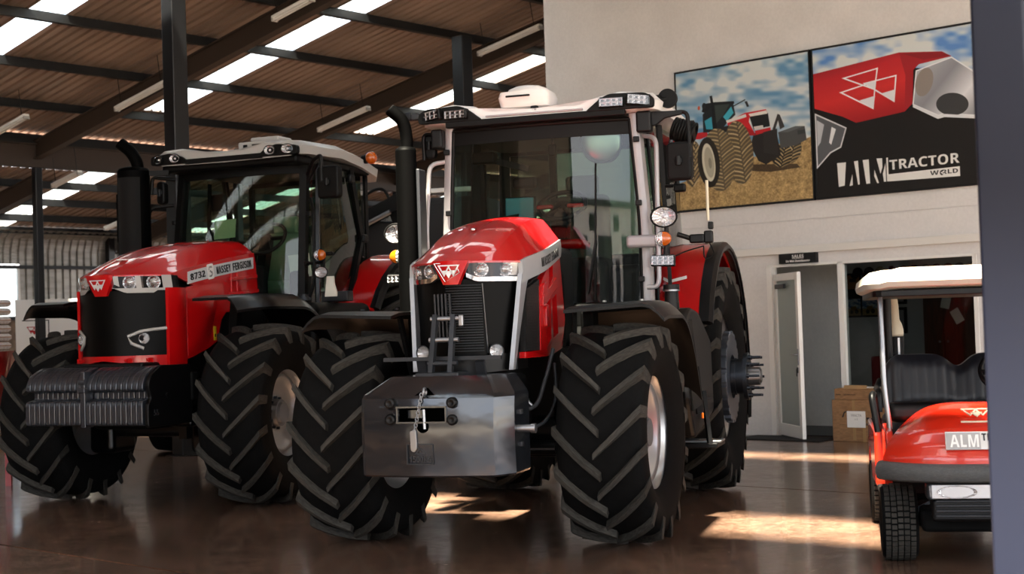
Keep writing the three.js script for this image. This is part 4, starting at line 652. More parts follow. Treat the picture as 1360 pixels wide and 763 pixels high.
// ---------- tractor with the row of front weight plates ----------
const t2 = thing('tractor', 'red tractor numbered 8732 with a row of black front weight plates', 'tractor');
t2.position.set(-3.27, 0, -13.14); t2.rotation.y = -22 * Math.PI / 180;
{
  const T = t2, st = 0.11;
  wheel('front_wheel', T, [1.1, 0.805, 0], 0.805, 0.62, 0.4, 16, st, 1, 'front', 0.15);
  wheel('front_wheel', T, [-1.03, 0.805, 0], 0.805, 0.62, 0.4, 16, st, -1, 'front', 0.05);
  wheel('rear_wheel', T, [0.98, 1.05, -3.1], 1.05, 0.72, 0.56, 21, 0, 1, 'rear', 0.1);
  wheel('rear_wheel', T, [-0.98, 1.05, -3.1], 1.05, 0.72, 0.56, 21, 0, -1, 'rear', 0.02);
  const ZR = -0.88, hw = t => t < 0.25 ? lerp(0.49, 0.5, t * 4) : lerp(0.5, 0.46, (t - 0.25) / 0.75);
  const hood = (s, t) => {
    const a = Math.abs(s), zf = 0.88 - 0.36 * s * s, z = lerp(zf, ZR, t), ys = lerp(2.065, 2.3, t ** 0.75), yc = lerp(2.065, 2.44, 1 - (1 - t) ** 2.1);
    const k = a < 0.6 ? 1 - 0.1 * (a / 0.6) ** 2 : lerp(0.9, 0, ((a - 0.6) / 0.4) ** 1.4); return [s * hw(t), lerp(ys, yc, k), z];
  };
  const hd = mesh('hood', shell((s, t) => hood(s * 2 - 1, t), 40, 28, [0, -0.012, 0], 0.35), M.red, T);
  for (const q of [-1, 1]) { const f = (s, t) => { const a = lerp(0.18, 0.62, s), p = hood(q * a * (0.7 + 0.3 * t), lerp(0.04 + 0.05 * s, 0.55, t)), e = Math.min(1, 8 * Math.min(s, 1 - s, t, 1 - t)); return [p[0], p[1] + 0.002 + 0.007 * e, p[2]]; }; mesh('hood_panel', patch(q > 0 ? f : (s, t) => f(1 - s, t), 12, 16), M.red, hd); }
  { const p = hood(0, 0.2); mesh('hood_badge', rb(0.07, 0.012, 0.12, 0.005, p[0], p[1] + 0.01, p[2]), M.white, hd); }
  mesh('hood_rear_trim', patch((s, t) => { const p = hood(s * 2 - 1, 1); return [p[0], p[1] - 0.12 * t, p[2] - 0.06 * t]; }, 20, 3), M.red, hd);
  const nose = (x, y, o = 0) => [x, y, 0.885 - 0.36 * (x / 0.49) ** 2 - 0.03 * (2.06 - y) / 0.14 + o];
  { const s = mesh('nose_shield', shell((s, t) => nose((s * 2 - 1) * lerp(0.06, 0.15, t), lerp(1.885, 2.07, t), 0.014), 8, 6, [0, 0, -0.05]), M.red, T); mesh('emblem', onPlane(emblem(0.17, 0.006), [0, 1.985, 0.89], [1, 0, 0], [0, 1, 0.1]), M.emblem, s); }
  for (const q of [-1, 1]) {
    const fl = f => q > 0 ? f : (s, t) => f(1 - s, t), F = (o, y0, y1, a0, a1) => (s, t) => { const a = lerp(a0, a1, s); return nose(q * a, lerp(y0 + 0.05 * Math.max(0, 1 - (a - 0.12) / 0.1), y1, t), o); };
    const h = mesh('headlight', shell(fl(F(-0.06, 1.915, 2.06, 0.12, 0.495)), 14, 3, [0, 0, -0.04]), M.satin, T);
    mesh('light_surround', [patch(fl(F(0.012, 1.908, 1.95, 0.12, 0.5)), 14, 1), patch(fl(F(0.012, 1.94, 2.062, 0.45, 0.5)), 4, 2), patch(fl(F(0.012, 1.94, 2.055, 0.295, 0.33)), 3, 2), patch(fl(F(0.012, 1.945, 2.055, 0.14, 0.18)), 3, 2)], M.roofGrey, h);
    for (const a of [0.235, 0.385]) { const p = nose(q * a, 2.0, -0.03), l = mesh('projector', [lathe([[0, 0.04], [0.03, 0.03], [0.05, 0.01], [0.056, -0.01]], 20, 'z'), new THREE.TorusGeometry(0.057, 0.006, 8, 24)], M.reflector, h); l.position.set(...p); l.rotation.y = q * a * 1.4; }
    mesh('lens', patch(fl(F(0.01, 1.915, 2.06, 0.12, 0.495)), 14, 3), M.lens, h);
  }
  const gz = x => 0.835 - 0.3 * (x / 0.48) ** 2;
  const gr = mesh('grille', shell((s, t) => { const x = (s * 2 - 1) * 0.475, y = lerp(1.36, 1.93, t); return [x, y, gz(x) - 0.03 * (1.93 - y)]; }, 20, 6, [0, 0, -0.06]), M.grilleBlack, T);
  for (const [x, q] of [[-0.37, -1], [0.33, 1]]) { // auxiliary lamps behind chevron trims
    lamp(gr, 'auxiliary_lamp', [x, 1.51, gz(x) + 0.005], 0.05, 0.05, x * 0.9, 0, M.castGrey);
    const P = (dx, y) => [x + q * dx, y, gz(x + q * dx) + 0.012]; mesh('chevron_trim', [tube([P(0.14, 1.595), P(0.06, 1.585), P(-0.05, 1.565), P(-0.14, 1.51), P(-0.06, 1.45), P(0.0, 1.42)], 0.015, 6, 0, true)], M.roofGrey, gr);
  }
  const rbar = mesh('lower_grille_bar', shell((s, t) => { const x = (s * 2 - 1) * 0.48, y = lerp(1.27 + 0.05 * Math.max(0, 1 - (Math.abs(x + 0.0) / 0.25)) ** 0.5, 1.36, t); return [x, y, gz(x) + 0.006]; }, 24, 3, [0, 0, -0.08]), M.red, T);
  for (const x of [-0.38, 0.22, 0.36]) mesh('bar_fitting', [rb(0.1, 0.05, 0.012, 0.005, x, 1.315, gz(x) + 0.008), cy('z', 0.015, 0.015, 0.02, x - 0.02, 1.32, gz(x) + 0.015, 12)], M.red, rbar);
  const sideX = z => z > 0.5 ? 0.49 : lerp(0.495, 0.468, (0.5 - z) / 1.4);
  const bend = g => { g = strip(g); const p = g.attributes.position; for (let i = 0; i < p.count; i++) p.setX(i, p.getX(i) + sideX(p.getZ(i))); g.computeVertexNormals(); return g; };
  const dense = (pts, n = 4) => { const o = []; pts.forEach((a, i) => { const b = pts[(i + 1) % pts.length]; for (let k = 0; k < n; k++) o.push([lerp(a[0], b[0], k / n), lerp(a[1], b[1], k / n)]); }); return o; };
  const yTop = z => lerp(2.065, 2.3, Math.min(1, Math.max(0, (0.5 - z) / 1.38)) ** 0.75);
  for (const q of [1, -1]) {
    const fx = g => q > 0 ? g : mirrorX(g);
    const top = []; for (let k = 0; k <= 10; k++) { const z = lerp(0.5, ZR, k / 10); top.push([z, yTop(z) + 0.005]); }
    const panel = mesh('side_panel', [fx(bend(prism([...top, ...dense([[ZR - 0.03, 2.2], [-0.95, 1.84], [-0.86, 1.8], [-0.62, 1.74], [-0.36, 1.73], [-0.28, 1.66], [-0.2, 1.46], [-0.05, 1.4], [0.2, 1.33], [0.4, 1.29], [0.55, 1.27], [0.53, 1.9]]).slice(0, -2)], -0.03, 0, 'zy')))], M.red, T);
    mesh('front_corner', fx(shell((s, t) => { const y = lerp(1.27, 1.95, t), z = lerp(0.56, 0.3, s); return [sideX(z) + 0.004 + 0.03 * Math.sin(s * Math.PI) * (0.4 + 0.6 * t), y, z]; }, 8, 8, [-0.03, 0, 0])), M.red, panel);
    mesh('swept_panel', fx(shell((s, t) => { const z = lerp(0.28, lerp(-0.05, -0.3, t), s), y = lerp(lerp(1.34, 1.42, s), lerp(1.93, 2.02, s), t); return [sideX(z) + 0.003 + 0.035 * Math.sin(Math.PI * s) * Math.sin(Math.PI * Math.min(1, t * 1.1)), y, z]; }, 12, 10, [-0.03, 0, 0])), M.red, panel);
    for (const [y, z0, z1] of [[2.04, -0.42, -0.9], [1.9, -0.4, -0.92]]) mesh('louvre_rib', fx(bend(prism(roundPts([[z0, y - 0.02], [z0, y + 0.015], [z1, y + 0.055], [z1, y + 0.02]], 0.01), 0, 0.028, 'zy', 0.006))), M.red, panel);
    for (const z of [-0.44, -0.54]) mesh('louvre_rib', fx(bend(prism(roundPts([[z, 1.78], [z - 0.03, 1.78], [z - 0.03, 2.1], [z, 2.1]], 0.01), 0, 0.02, 'zy', 0.005))), M.red, panel);
    const band = mesh('number_band', fx(shell((s, t) => { const z = lerp(0.26, -0.86, s); return [sideX(z) + 0.006, lerp(yTop(z) - 0.145, yTop(z) - 0.035, t), z]; }, 14, 2, [-0.012, 0, 0])), M.silverBand, panel);
    if (q > 0) {
      const put = (txt, z0, w, h, adv, mat, dy = 0) => { const ex = []; let z = z0; for (const c of txt) { if (c === ' ') { z -= adv * 0.8; continue; } ex.push(onPlane(lettering(c, w, h, 0.003), [sideX(z) + 0.008, yTop(z) - 0.09 + dy, z], [0.001, 0.17 * 0.055, -0.055], [0, 1, 0])); z -= adv; } mesh('lettering', ex, mat, band); };
      put('8732', 0.2, 0.05, 0.06, 0.062, M.ink); put('MASSEY FERGUSON', -0.22, 0.032, 0.07, 0.0415, M.ink);
      mesh('letter_plate', onPlane(prism(roundPts([[-0.05, -0.07], [0.05, -0.07], [0.05, 0.07], [-0.05, 0.07]], 0.02), 0, 0.004, 'xy'), [sideX(-0.1) + 0.007, yTop(-0.1) - 0.085, -0.1], [0.001, 0.0094, -0.055], [0, 1, 0]), M.roofWhite, band);
      put('S', -0.1, 0.07, 0.1, 0.06, M.ink, 0.005);
      const stk = mesh('warning_sticker', bend(bb(0, 0.004, 1.47, 1.6, -0.18, -0.14)), M.yellow, panel); mesh('sticker_mark', bend(bb(0.003, 0.006, 1.5, 1.53, -0.17, -0.15)), M.ink, stk);
    }
  }
  mesh('lower_cover', [...[1, -1].map(q => { const g = prism(roundPts([[0.62, 1.27], [0.4, 1.285], [0.2, 1.325], [-0.05, 1.39], [-0.2, 1.45], [-0.25, 1.2], [-0.1, 0.75], [0.6, 0.8]], 0.04), 0.3, 0.47, 'zy', 0.02); return q > 0 ? g : mirrorX(g); }), rbb(-0.42, 0.42, 1.24, 1.3, 0.4, 0.86, 0.02)], M.blackPlastic, T);
  mesh('chassis', [rbb(-0.34, 0.34, 0.7, 1.4, -2.6, 0.6, 0.06), rbb(-0.4, 0.4, 1.35, 2.1, -1.1, 0.45, 0.05), rbb(-0.45, 0.45, 1.0, 1.8, -1.5, -0.3, 0.06)], M.mattBlack, T);
  mesh('front_axle', [rbb(-0.7, 0.7, 0.6, 0.9, -0.15, 0.15, 0.06), rbb(0.42, 0.7, 0.45, 1.05, -0.18, 0.2, 0.06), rbb(-0.7, -0.42, 0.45, 1.05, -0.18, 0.2, 0.06)], M.blackGloss, T);
  mesh('steering_arm', [bar([0.35, 0.98, 0.62], [0.68, 1.03, 0.25], 0.08, 0.22), rbb(0.42, 0.66, 0.72, 0.86, 0.3, 0.5, 0.03), bar([0.46, 1.12, 0.3], [0.46, 0.6, 0.3], 0.08, 0.1)], M.blackGloss, T);
  mesh('rear_axle', [cy('x', 0.22, 0.22, 1.5, 0, 1.05, -3.1), rbb(-0.4, 0.4, 0.6, 1.5, -3.5, -2.4, 0.08)], M.mattBlack, T);
  // weight plates on their carrier
  { const prof = roundPts([[0.55, 1.27], [0.92, 1.27], [1.06, 1.2], [1.1, 1.13], [1.105, 1.075], [1.0, 1.06], [1.0, 1.0], [1.1, 0.985], [1.115, 0.95], [1.115, 0.78], [0.98, 0.765], [0.55, 0.8]], [0.03, 0.06, 0.03, 0.02, 0.015, 0.01, 0.01, 0.015, 0.02, 0.02, 0.03, 0.03], 2);
    const g = prism(prof, -0.0245, 0.0245, 'zy', 0.007), N = 23;
    for (let i = 0; i < N; i++) { if (i === 11) continue; const p = mesh('weight_plate', g, M.weightPlate, T); p.position.x = -0.6 + i * 0.0535; }
    const e = mesh('end_plate', [prism(roundPts([[0.48, 1.27], [0.92, 1.28], [1.06, 1.2], [1.1, 1.12], [1.06, 1.0], [1.11, 0.95], [1.11, 0.76], [0.48, 0.76]], 0.03), 0.62, 0.66, 'zy', 0.008), cy('x', 0.02, 0.02, 0.02, 0.665, 1.02, 0.85, 16)], M.blackPlastic, T);
    const tx = mesh('plate_mark', [onPlane(lettering('55', 0.07, 0.05, 0.003), [0.661, 0.88, 1.0], [0, 0, -1], [0, 1, 0])], M.castGrey, e);
    mesh('strap', [rbb(-0.035, 0.015, 0.76, 1.24, 1.0, 1.118, 0.008), rbb(-0.05, 0.03, 1.06, 1.1, 1.08, 1.14, 0.008), cy('x', 0.024, 0.024, 0.06, -0.01, 1.15, 1.115, 14)], M.weightPlate, T);
    mesh('carrier', [rbb(-0.5, 0.6, 0.8, 1.2, 0.4, 0.6, 0.02), bb(-0.62, 0.62, 0.99, 1.05, 0.6, 0.99), rbb(0.6, 0.68, 0.95, 1.2, 0.4, 0.5, 0.02)], M.mattBlack, T); }
  for (const q of [1, -1]) {
    const f = (s, t) => { const x = lerp(0.7, 1.34, s), z = lerp(0.5, -1.05, t), a = Math.max(0, t - 0.5) / 0.5, e = Math.max(0, (s - 0.78) / 0.22), k = Math.max(0, 1 - t * 5); return [q * (x - 0.18 * k * s), 1.875 - 0.03 * k * k - 0.62 * a ** 2.2 - 0.12 * e ** 1.6, z]; };
    mesh('front_fender', shell(q > 0 ? f : (s, t) => f(1 - s, t), 14, 18, [0, -0.024, 0], 0.6), M.blackGloss, T);
    mesh('fender_bracket', [bar([q * 0.62, 1.0, -0.2], [q * 0.7, 1.84, -0.2], 0.08, 0.08), bar([q * 0.68, 1.82, -0.2], [q * 1.2, 1.82, -0.2], 0.05, 0.03)], M.mattBlack, T);
  }
  // --- cab ---
  const CZ = -1.3, CR = -2.75, wsz = (x, y) => CZ + 0.12 * (1 - (x / 0.75) ** 2) - 0.12 * (y - 1.8);
  for (const q of [1, -1]) {
    mesh('front_pillar', [bar([q * 0.76, 1.5, wsz(0.75, 1.5)], [q * 0.72, 3.3, wsz(0.75, 3.3)], 0.075, 0.09)], M.satin, T);
    mesh('rear_pillar', [bar([q * 0.84, 1.8, -2.1], [q * 0.8, 2.5, -2.48], 0.05, 0.06), bar([q * 0.8, 2.5, -2.48], [q * 0.78, 3.25, -2.3], 0.05, 0.06)], M.satin, T);
    mesh('side_glass', patch((s, t) => { const y = lerp(1.75, 3.25, t), z1 = y < 2.5 ? lerp(-2.05, -2.46, (y - 1.75) / 0.75) : lerp(-2.46, -2.28, (y - 2.5) / 0.75); return [q * (lerp(0.83, 0.76, t) + 0.03 * Math.sin(Math.PI * s)), y, lerp(wsz(0.75, y) - 0.05, z1, s)]; }, 8, 10), M.glass, T);
    mesh('quarter_glass', patch((s, t) => { const y = lerp(2.3, 3.2, t); return [q * lerp(0.8, 0.72, s), y, lerp(-2.5, CR, s)]; }, 4, 4), M.glass, T);
    mesh('door_post', [bar([q * 0.85, 1.6, wsz(0.75, 1.6) - 0.16], [q * 0.79, 3.2, wsz(0.75, 3.2) - 0.14], 0.035, 0.05)], M.blackGloss, T);
    for (const y of [2.2, 2.7]) mesh('hinge', rb(0.05, 0.05, 0.04, 0.01, q * 0.8, y, wsz(0.75, y) + 0.03), M.blackPlastic, T);
  }
  for (const [y, z] of [[3.12, -2.24], [2.5, -2.5]]) mesh('glass_hinge', [rb(0.05, 0.09, 0.1, 0.02, 0.83, y, z)], M.blackPlastic, T);
  mesh('windshield', patch((s, t) => { const y = lerp(1.7, 3.26, t), x = (s * 2 - 1) * lerp(0.74, 0.7, t); return [x, y, wsz(x, y)]; }, 14, 10), M.glass, T);
  mesh('windshield_header', [patch((s, t) => { const x = (s * 2 - 1) * 0.72, y = lerp(3.12, 3.3, t); return [x, y, wsz(x, y) + 0.012]; }, 12, 2)], M.satin, T);
  mesh('rear_glass', bb(-0.7, 0.7, 1.95, 3.2, CR - 0.004, CR + 0.004), M.glass, T); mesh('rear_frame', [bb(-0.74, 0.74, 1.8, 1.96, CR - 0.03, CR + 0.03), bb(-0.74, 0.74, 3.15, 3.26, CR - 0.03, CR + 0.03), bb(-0.74, -0.69, 1.9, 3.2, CR - 0.03, CR + 0.03), bb(0.69, 0.74, 1.9, 3.2, CR - 0.03, CR + 0.03)], M.satin, T);
  mesh('cab_body', [rbb(-0.82, 0.82, 1.2, 1.72, CR + 0.2, CZ - 0.05, 0.05), rbb(-0.76, 0.76, 1.5, 1.9, CR, CR + 0.4, 0.04), rbb(-0.35, 0.35, 1.6, 2.2, CZ - 0.05, -0.92, 0.05)], M.satin, T);
  { const row = (z, k, dy) => [[-0.86, 3.28], [-0.88, 3.36], [-0.78, 3.42], [-0.55, 3.43], [-0.3, 3.38], [0, 3.37], [0.3, 3.38], [0.55, 3.43], [0.78, 3.42], [0.88, 3.36], [0.86, 3.28], [0, 3.27]].map(([x, y]) => [x * k, y + dy, z]);
    const rf = mesh('cab_roof', loft([row(-1.12, 0.86, -0.02), row(-1.16, 0.95, 0), row(-1.3, 1, 0.01), row(-2.0, 1, 0.03), row(-2.45, 0.99, -0.02), row(-2.85, 0.95, -0.09), row(-2.95, 0.88, -0.13)], true, true, 0.5), M.roofGrey, T);
    mesh('roof_underside', [rbb(-0.8, 0.8, 3.2, 3.28, CR, -1.18, 0.03)], M.satin, rf);
    mesh('light_panel', [...[1, -1].map(q => prism(roundPts([[0.4, 3.27], [0.86, 3.27], [0.86, 3.36], [0.62, 3.385], [0.48, 3.34]], 0.03).map(([x, y]) => [q * x, y]), -1.15, -1.085, 'xy', 0.006)), bb(-0.45, 0.45, 3.26, 3.31, -1.16, -1.1)], M.satin, rf);
    for (const [x, ya] of [[0.56, 0], [0.76, 0.25], [-0.56, 0], [-0.76, -0.3]]) lamp(rf, 'roof_lamp', [x, 3.325, -1.075], 0.062, 0.047, ya, 0, M.satin); }
  { const b = mesh('satellite_receiver', [rb(0.5, 0.09, 0.34, 0.015, 0.12, 3.46, -1.75), rb(0.34, 0.05, 0.28, 0.02, 0.15, 3.53, -1.78)], M.roofGrey, T); mesh('receiver_slot', [rb(0.05, 0.035, 0.01, 0.004, -0.04, 3.46, -1.579), rb(0.16, 0.035, 0.01, 0.004, 0.12, 3.46, -1.579), rb(0.05, 0.035, 0.01, 0.004, 0.28, 3.46, -1.579)], M.mattBlack, b); }
  cabSeat(T, -0.05, 2.0, -2.1, M.seatGreen, 0.55);
  steering(T, [0.1, 2.5, -1.72], 0.21, -0.7); mesh('steering_column', [bar([0.1, 2.5, -1.73], [0.1, 1.8, -1.5], 0.1, 0.1)], M.blackPlastic, T);
  mesh('instrument_hood', [rb(0.34, 0.2, 0.2, 0.06, -0.2, 2.38, -1.5)], M.satin, T);
  mesh('taped_sheet', onPlane(rb(0.26, 0.2, 0.004, 0.001), [-0.34, 2.62, -1.62], [1, 0.05, 0], [0, 1, -0.2]), M.paperGreen, T);
  mesh('manual_bag', [onPlane(rb(0.22, 0.24, 0.02, 0.004), [0.5, 2.2, -1.7], [1, 0.1, -0.3], [0.1, 1, 0])], M.paper, T); mesh('door_trim', [rb(0.18, 0.4, 0.3, 0.05, 0.5, 1.95, -1.75)], M.castGrey, T);
  mesh('screen_post', [bar([-0.55, 2.0, -1.6], [-0.5, 3.1, -1.6], 0.03, 0.03), rb(0.2, 0.18, 0.05, 0.02, -0.45, 2.9, -1.65)], M.satin, T);
  mesh('wiper', bar([0.1, 1.75, wsz(0.1, 1.75) + 0.02], [-0.3, 2.6, wsz(-0.3, 2.6) + 0.015], 0.014, 0.012), M.satin, T);
  armMirror(T, [pipe([[0.78, 3.1, -1.42], [0.92, 3.22, -1.3], [1.02, 3.27, -1.28], [1.03, 3.0, -1.26]], 0.02, 0.04), pipe([[0.8, 3.02, -1.4], [0.98, 3.18, -1.28]], 0.014)], [1.1, 2.99, -1.3], 0.25, 0.32, -0.05);
  armMirror(T, [pipe([[-0.78, 3.15, -1.4], [-1.0, 3.18, -1.3], [-1.02, 3.0, -1.3]], 0.02, 0.04)], [-0.95, 3.02, -1.4], 0.1, 0.24, 0.05);
  mesh('grab_rail', [pipe([[0.86, 1.85, -1.25], [0.92, 2.0, -1.25], [0.92, 2.7, -1.28], [0.82, 2.85, -1.4]], 0.016, 0.08)], M.satin, T); mesh('grab_rail', [pipe([[-0.8, 1.9, -1.2], [-0.98, 2.2, -1.2], [-0.98, 2.85, -1.2], [-0.78, 2.88, -1.35]], 0.02, 0.08)], M.satin, T);
  mesh('beacon', [new THREE.SphereGeometry(0.068, 24, 16).scale(0.95, 1, 1).translate(0.94, 3.36, -2.5)], M.amber, T); mesh('beacon_base', [cy('x', 0.045, 0.05, 0.05, 0.86, 3.35, -2.5, 20), rod([0.78, 3.3, -2.45], [0.86, 3.34, -2.5], 0.02)], M.satin, T);
  indicator(T, [1.02, 2.27, -1.2], 0.062, 1); lamp(T, 'oval_headlamp', [1.02, 2.1, -1.22], 0.072, 0.055, 0, 0, M.satin); mesh('lamp_stem', [rod([1.0, 1.95, -1.27], [1.03, 2.27, -1.27], 0.016), rod([0.82, 2.2, -1.3], [1.02, 2.2, -1.27], 0.016), rb(0.13, 0.04, 0.06, 0.015, 1.08, 2.28, -1.25)], M.satin, T);
  mesh('hanging_cloth', loft([[2.06, 0.03], [1.98, 0.05], [1.9, 0.06], [1.86, 0.055]].map(([y, w], k) => roundPts([[-w, -0.02], [w, -0.015], [w, 0.015], [-w, 0.02]], 0.01, 2).map(p => [1.09 + p[0] + 0.01 * Math.sin(p[0] * 90 + k), y, -1.28 + p[1]])), true, true), M.paper, T);
  { const c = mesh('filler_cap', [cy('y', 0.06, 0.055, 0.03, 0.98, 1.84, -0.95, 20), cy('y', 0.04, 0.04, 0.03, 0.98, 1.87, -0.95, 20)], M.castGrey, T); mesh('side_tank', rbb(0.55, 1.16, 0.65, 1.8, -2.0, -0.85, 0.08), M.satin, T); mesh('side_tank', rbb(-1.16, -0.55, 0.65, 1.6, -2.0, -0.85, 0.08), M.satin, T); mesh('bottle_box', [rb(0.3, 0.1, 0.12, 0.015, 1.12, 1.86, -1.35)], M.castGrey, T); }
  { const e = mesh('exhaust_muffler', [cy('y', 0.165, 0.165, 1.0, -1.05, 2.72, -1.05, 36), lathe([[0.165, 0], [0.15, 0.03], [0.08, 0.05]], 32).translate(-1.05, 3.22, -1.05), rbb(-1.24, -1.2, 2.5, 3.0, -1.1, -1.0, 0.01)], M.exhaust, T);
    mesh('heat_shield', [new THREE.CylinderGeometry(0.172, 0.172, 0.9, 32, 1, true, -0.5, 1.5).translate(-1.05, 2.7, -1.05)], M.grilleMesh, e); mesh('exhaust_tip', tube([[-1.0, 3.22, -1.05], [-1.0, 3.3, -1.05], [-1.06, 3.42, -1.03], [-1.17, 3.52, -1.0]], 0.062, 18, 14), M.exhaust, e); mesh('mount_bar', [bar([-0.95, 3.2, -1.1], [-0.72, 3.2, -1.2], 0.05, 0.05)], M.satin, e); }
  for (const q of [1, -1]) {
    const g = archFender(0.74, 1.16, 1.05, -3.1, 1.3, -1.9, 1.02, 0.05, 0.06), f = mesh('rear_fender', q > 0 ? g : mirrorX(g), M.red, T); const e = archFender(1.13, 1.22, 1.05, -3.1, 1.302, -1.95, 1.0, 0.07, 0.07); mesh('fender_edge', q > 0 ? e : mirrorX(e), M.blackPlastic, f);
    const side = prism([...Array.from({ length: 12 }, (_, i) => { const a = lerp(1.0, -0.6, i / 11); return [-3.1 + 1.28 * Math.sin(a), 1.05 + 1.28 * Math.cos(a)]; }), [-3.6, 1.7], [-2.1, 1.6]], 0.72, 0.76, 'zy'); mesh('fender_inner', q > 0 ? side : mirrorX(side), M.satin, f);
  }
  mesh('cab_step', [rbb(0.95, 1.3, 0.5, 0.54, -1.7, -1.3, 0.01), bar([1.2, 0.52, -1.35], [1.1, 1.0, -1.4], 0.03, 0.06)], M.blackPlastic, T);
}

// ---------- golf cart ----------
const gc = thing('golf_cart', 'red golf cart with white canopy and black bench seat', 'golf cart');
gc.position.set(2.8, 0, -8.68); gc.rotation.y = -12 * Math.PI / 180;
{
  const T = gc;
  const cartWheel = (x, z) => {
    const R = 0.232, h = 0.105, t = mesh('tyre', lathe([[0.13, -h * 0.8], [0.15, -h * 0.95], [0.19, -h * 1.03], [R - 0.025, -h], [R - 0.008, -h * 0.8], [R - 0.006, 0], [R - 0.008, h * 0.8], [R - 0.025, h], [0.19, h * 1.03], [0.15, h * 0.95], [0.13, h * 0.8]], 48, 'x'), M.rubber, T); t.position.set(x, R, z);
    for (let c = 0; c < 5; c++) { const gs = []; const n = 40; for (let i = 0; i < n; i++) { const a = (i + 0.12 * Math.sin(c * 1.9)) / n * 2 * Math.PI; gs.push(bx(0.029, 0.016, 0.0245, 0, R - 0.005 - (c === 0 || c === 4 ? 0.004 : 0), 0).rotateX(a).translate((c - 2) * 0.0365, 0, 0)); } const b = mesh('tread_blocks', gs, M.lug[c % 3], t); b.userData.kind = 'stuff'; }
    mesh('rim', lathe([[0.0, 0.02], [0.09, 0.02], [0.12, 0.06], [0.135, 0.085], [0.14, 0.08], [0.135, -0.08]], 28, 'x').rotateY(x > 0 ? 0 : Math.PI), M.rim, t); return t;
  };
  cartWheel(-0.47, 0); cartWheel(0.47, 0); cartWheel(-0.47, -1.66); cartWheel(0.47, -1.66);
  // front cowl: rows from the bumper up and back
  const rows = [[0.60, 0.5, 0.565], [0.66, 0.5, 0.56], [0.74, 0.47, 0.535], [0.82, 0.41, 0.5], [0.885, 0.3, 0.455], [0.925, 0.15, 0.42], [0.945, -0.05, 0.4], [0.95, -0.3, 0.4]];
  const cowl = (s, t) => { const f = t * (rows.length - 1), i = Math.min(rows.length - 2, Math.floor(f)), k = f - i, [y, z, w] = [0, 1, 2].map(q => lerp(rows[i][q], rows[i + 1][q], k)), a = s * 2 - 1; const e = Math.abs(a) ** 4; return [a * w, y - 0.16 * e * Math.max(0, t - 0.15) * 1.1, z - (0.17 + 0.12 * t * 0) * e - 0.05 * a * a]; };
  const cw = mesh('front_cowl', shell(cowl, 32, 28, [0, -0.015, -0.01], 0.6), M.cartRed, T);
  for (const q of [1, -1]) mesh('cowl_side', [prism(roundPts([[0.3, 0.6], [0.26, 0.7], [0.1, 0.8], [-0.3, 0.82], [-0.36, 0.4], [-0.27, 0.38], [-0.22, 0.52], [0.0, 0.58], [0.2, 0.575]], 0.03), q > 0 ? 0.49 : -0.535, q > 0 ? 0.535 : -0.49, 'zy', 0.01)], M.cartRed, cw);
  { const P = (x, y) => { let best = 0.2, bd = 9; for (let t = 0; t <= 1; t += 0.005) { const d = Math.abs(cowl(0.5 + x / 1.1, t)[1] - y); if (d < bd) { bd = d; best = t; } } return cowl(0.5 + x / 1.1, best); };
    const plate = mesh('name_plate', onPlane(rb(0.44, 0.11, 0.012, 0.004), [0.005, 0.765, 0.477], [1, 0, 0], [0, 1, -0.42]), M.label, cw);
    const at = (g, x, dy) => onPlane(g, [x, 0.765 + dy, 0.4855 - dy * 0.42], [1, 0, 0], [0, 1, -0.42]);
    mesh('plate_lettering', [at(lettering('TRACTOR', 0.225, 0.045, 0.002), 0.1, 0.02), at(lettering('WORLD', 0.08, 0.02, 0.002), 0.16, -0.026)], M.ink, plate);
    mesh('plate_field', onPlane(bx(0.19, 0.1, 0.002), [-0.115, 0.765, 0.4845], [1, 0, 0], [0, 1, -0.42]), M.greyPaint, plate); mesh('plate_lettering', [at(lettering('ALM', 0.16, 0.075, 0.003), -0.11, 0)], M.white, plate);
    mesh('emblem', [onPlane(emblem(0.17, 0.006, true), [-0.02, 0.915, 0.30], [1, 0, 0], [0, 0.45, -1]), onPlane(bx(0.19, 0.012, 0.005), [-0.02, 0.868, 0.385], [1, 0, 0], [0, 0.55, -1])], M.cream, cw); }
  // moulded bumper, lamps and lower grille
  { const arc = (z0, w) => { const p = []; for (let k = -10; k <= 10; k++) { const a = k / 10; p.push([a * w, z0 - 0.18 * Math.abs(a) ** 4 - 0.05 * a * a]); } return p; };
    const f = arc(0.55, 0.61), b = arc(0.42, 0.56);
    const loopRow = (y, kz, kw) => [...f.map(([x, z]) => [x * kw, y, z + kz]), ...b.slice().reverse().map(([x, z]) => [x * kw, y, z])];
    mesh('bumper', loft([loopRow(0.52, -0.06, 0.96), loopRow(0.535, -0.015, 0.99), loopRow(0.565, 0.0, 1), loopRow(0.6, -0.005, 1), loopRow(0.625, -0.025, 0.985), loopRow(0.635, -0.06, 0.96)].map(r => r.map(p => p)), true, true, 0.7), M.cartBumper, T);
    const lb = mesh('light_bar', rbb(-0.33, 0.33, 0.42, 0.515, 0.3, 0.47, 0.02), M.castGrey, T);
    for (const x of [-0.16, 0.16]) mesh('head_lamp', [lathe([[0, -0.03], [0.03, -0.025], [0.075, 0.01]], 20, 'z').scale(1.5, 0.5, 1).translate(x, 0.468, 0.472)], M.reflector, lb);
    mesh('light_cover', [prism(roundPts([[-0.31, 0.43], [0.31, 0.43], [0.32, 0.51], [-0.32, 0.51]], 0.015), 0.478, 0.484, 'xy')], M.lens, lb); mesh('light_backing', bb(-0.3, 0.3, 0.432, 0.508, 0.468, 0.472), M.rim, lb);
    const lg = mesh('lower_grille', rbb(-0.3, 0.3, 0.29, 0.42, 0.25, 0.44, 0.02), M.blackPlastic, T); for (const y of [0.325, 0.355, 0.385, 0.412]) mesh('grille_bar', rb(0.56, 0.012, 0.02, 0.004, 0, y, 0.445), M.castGrey, lg); }
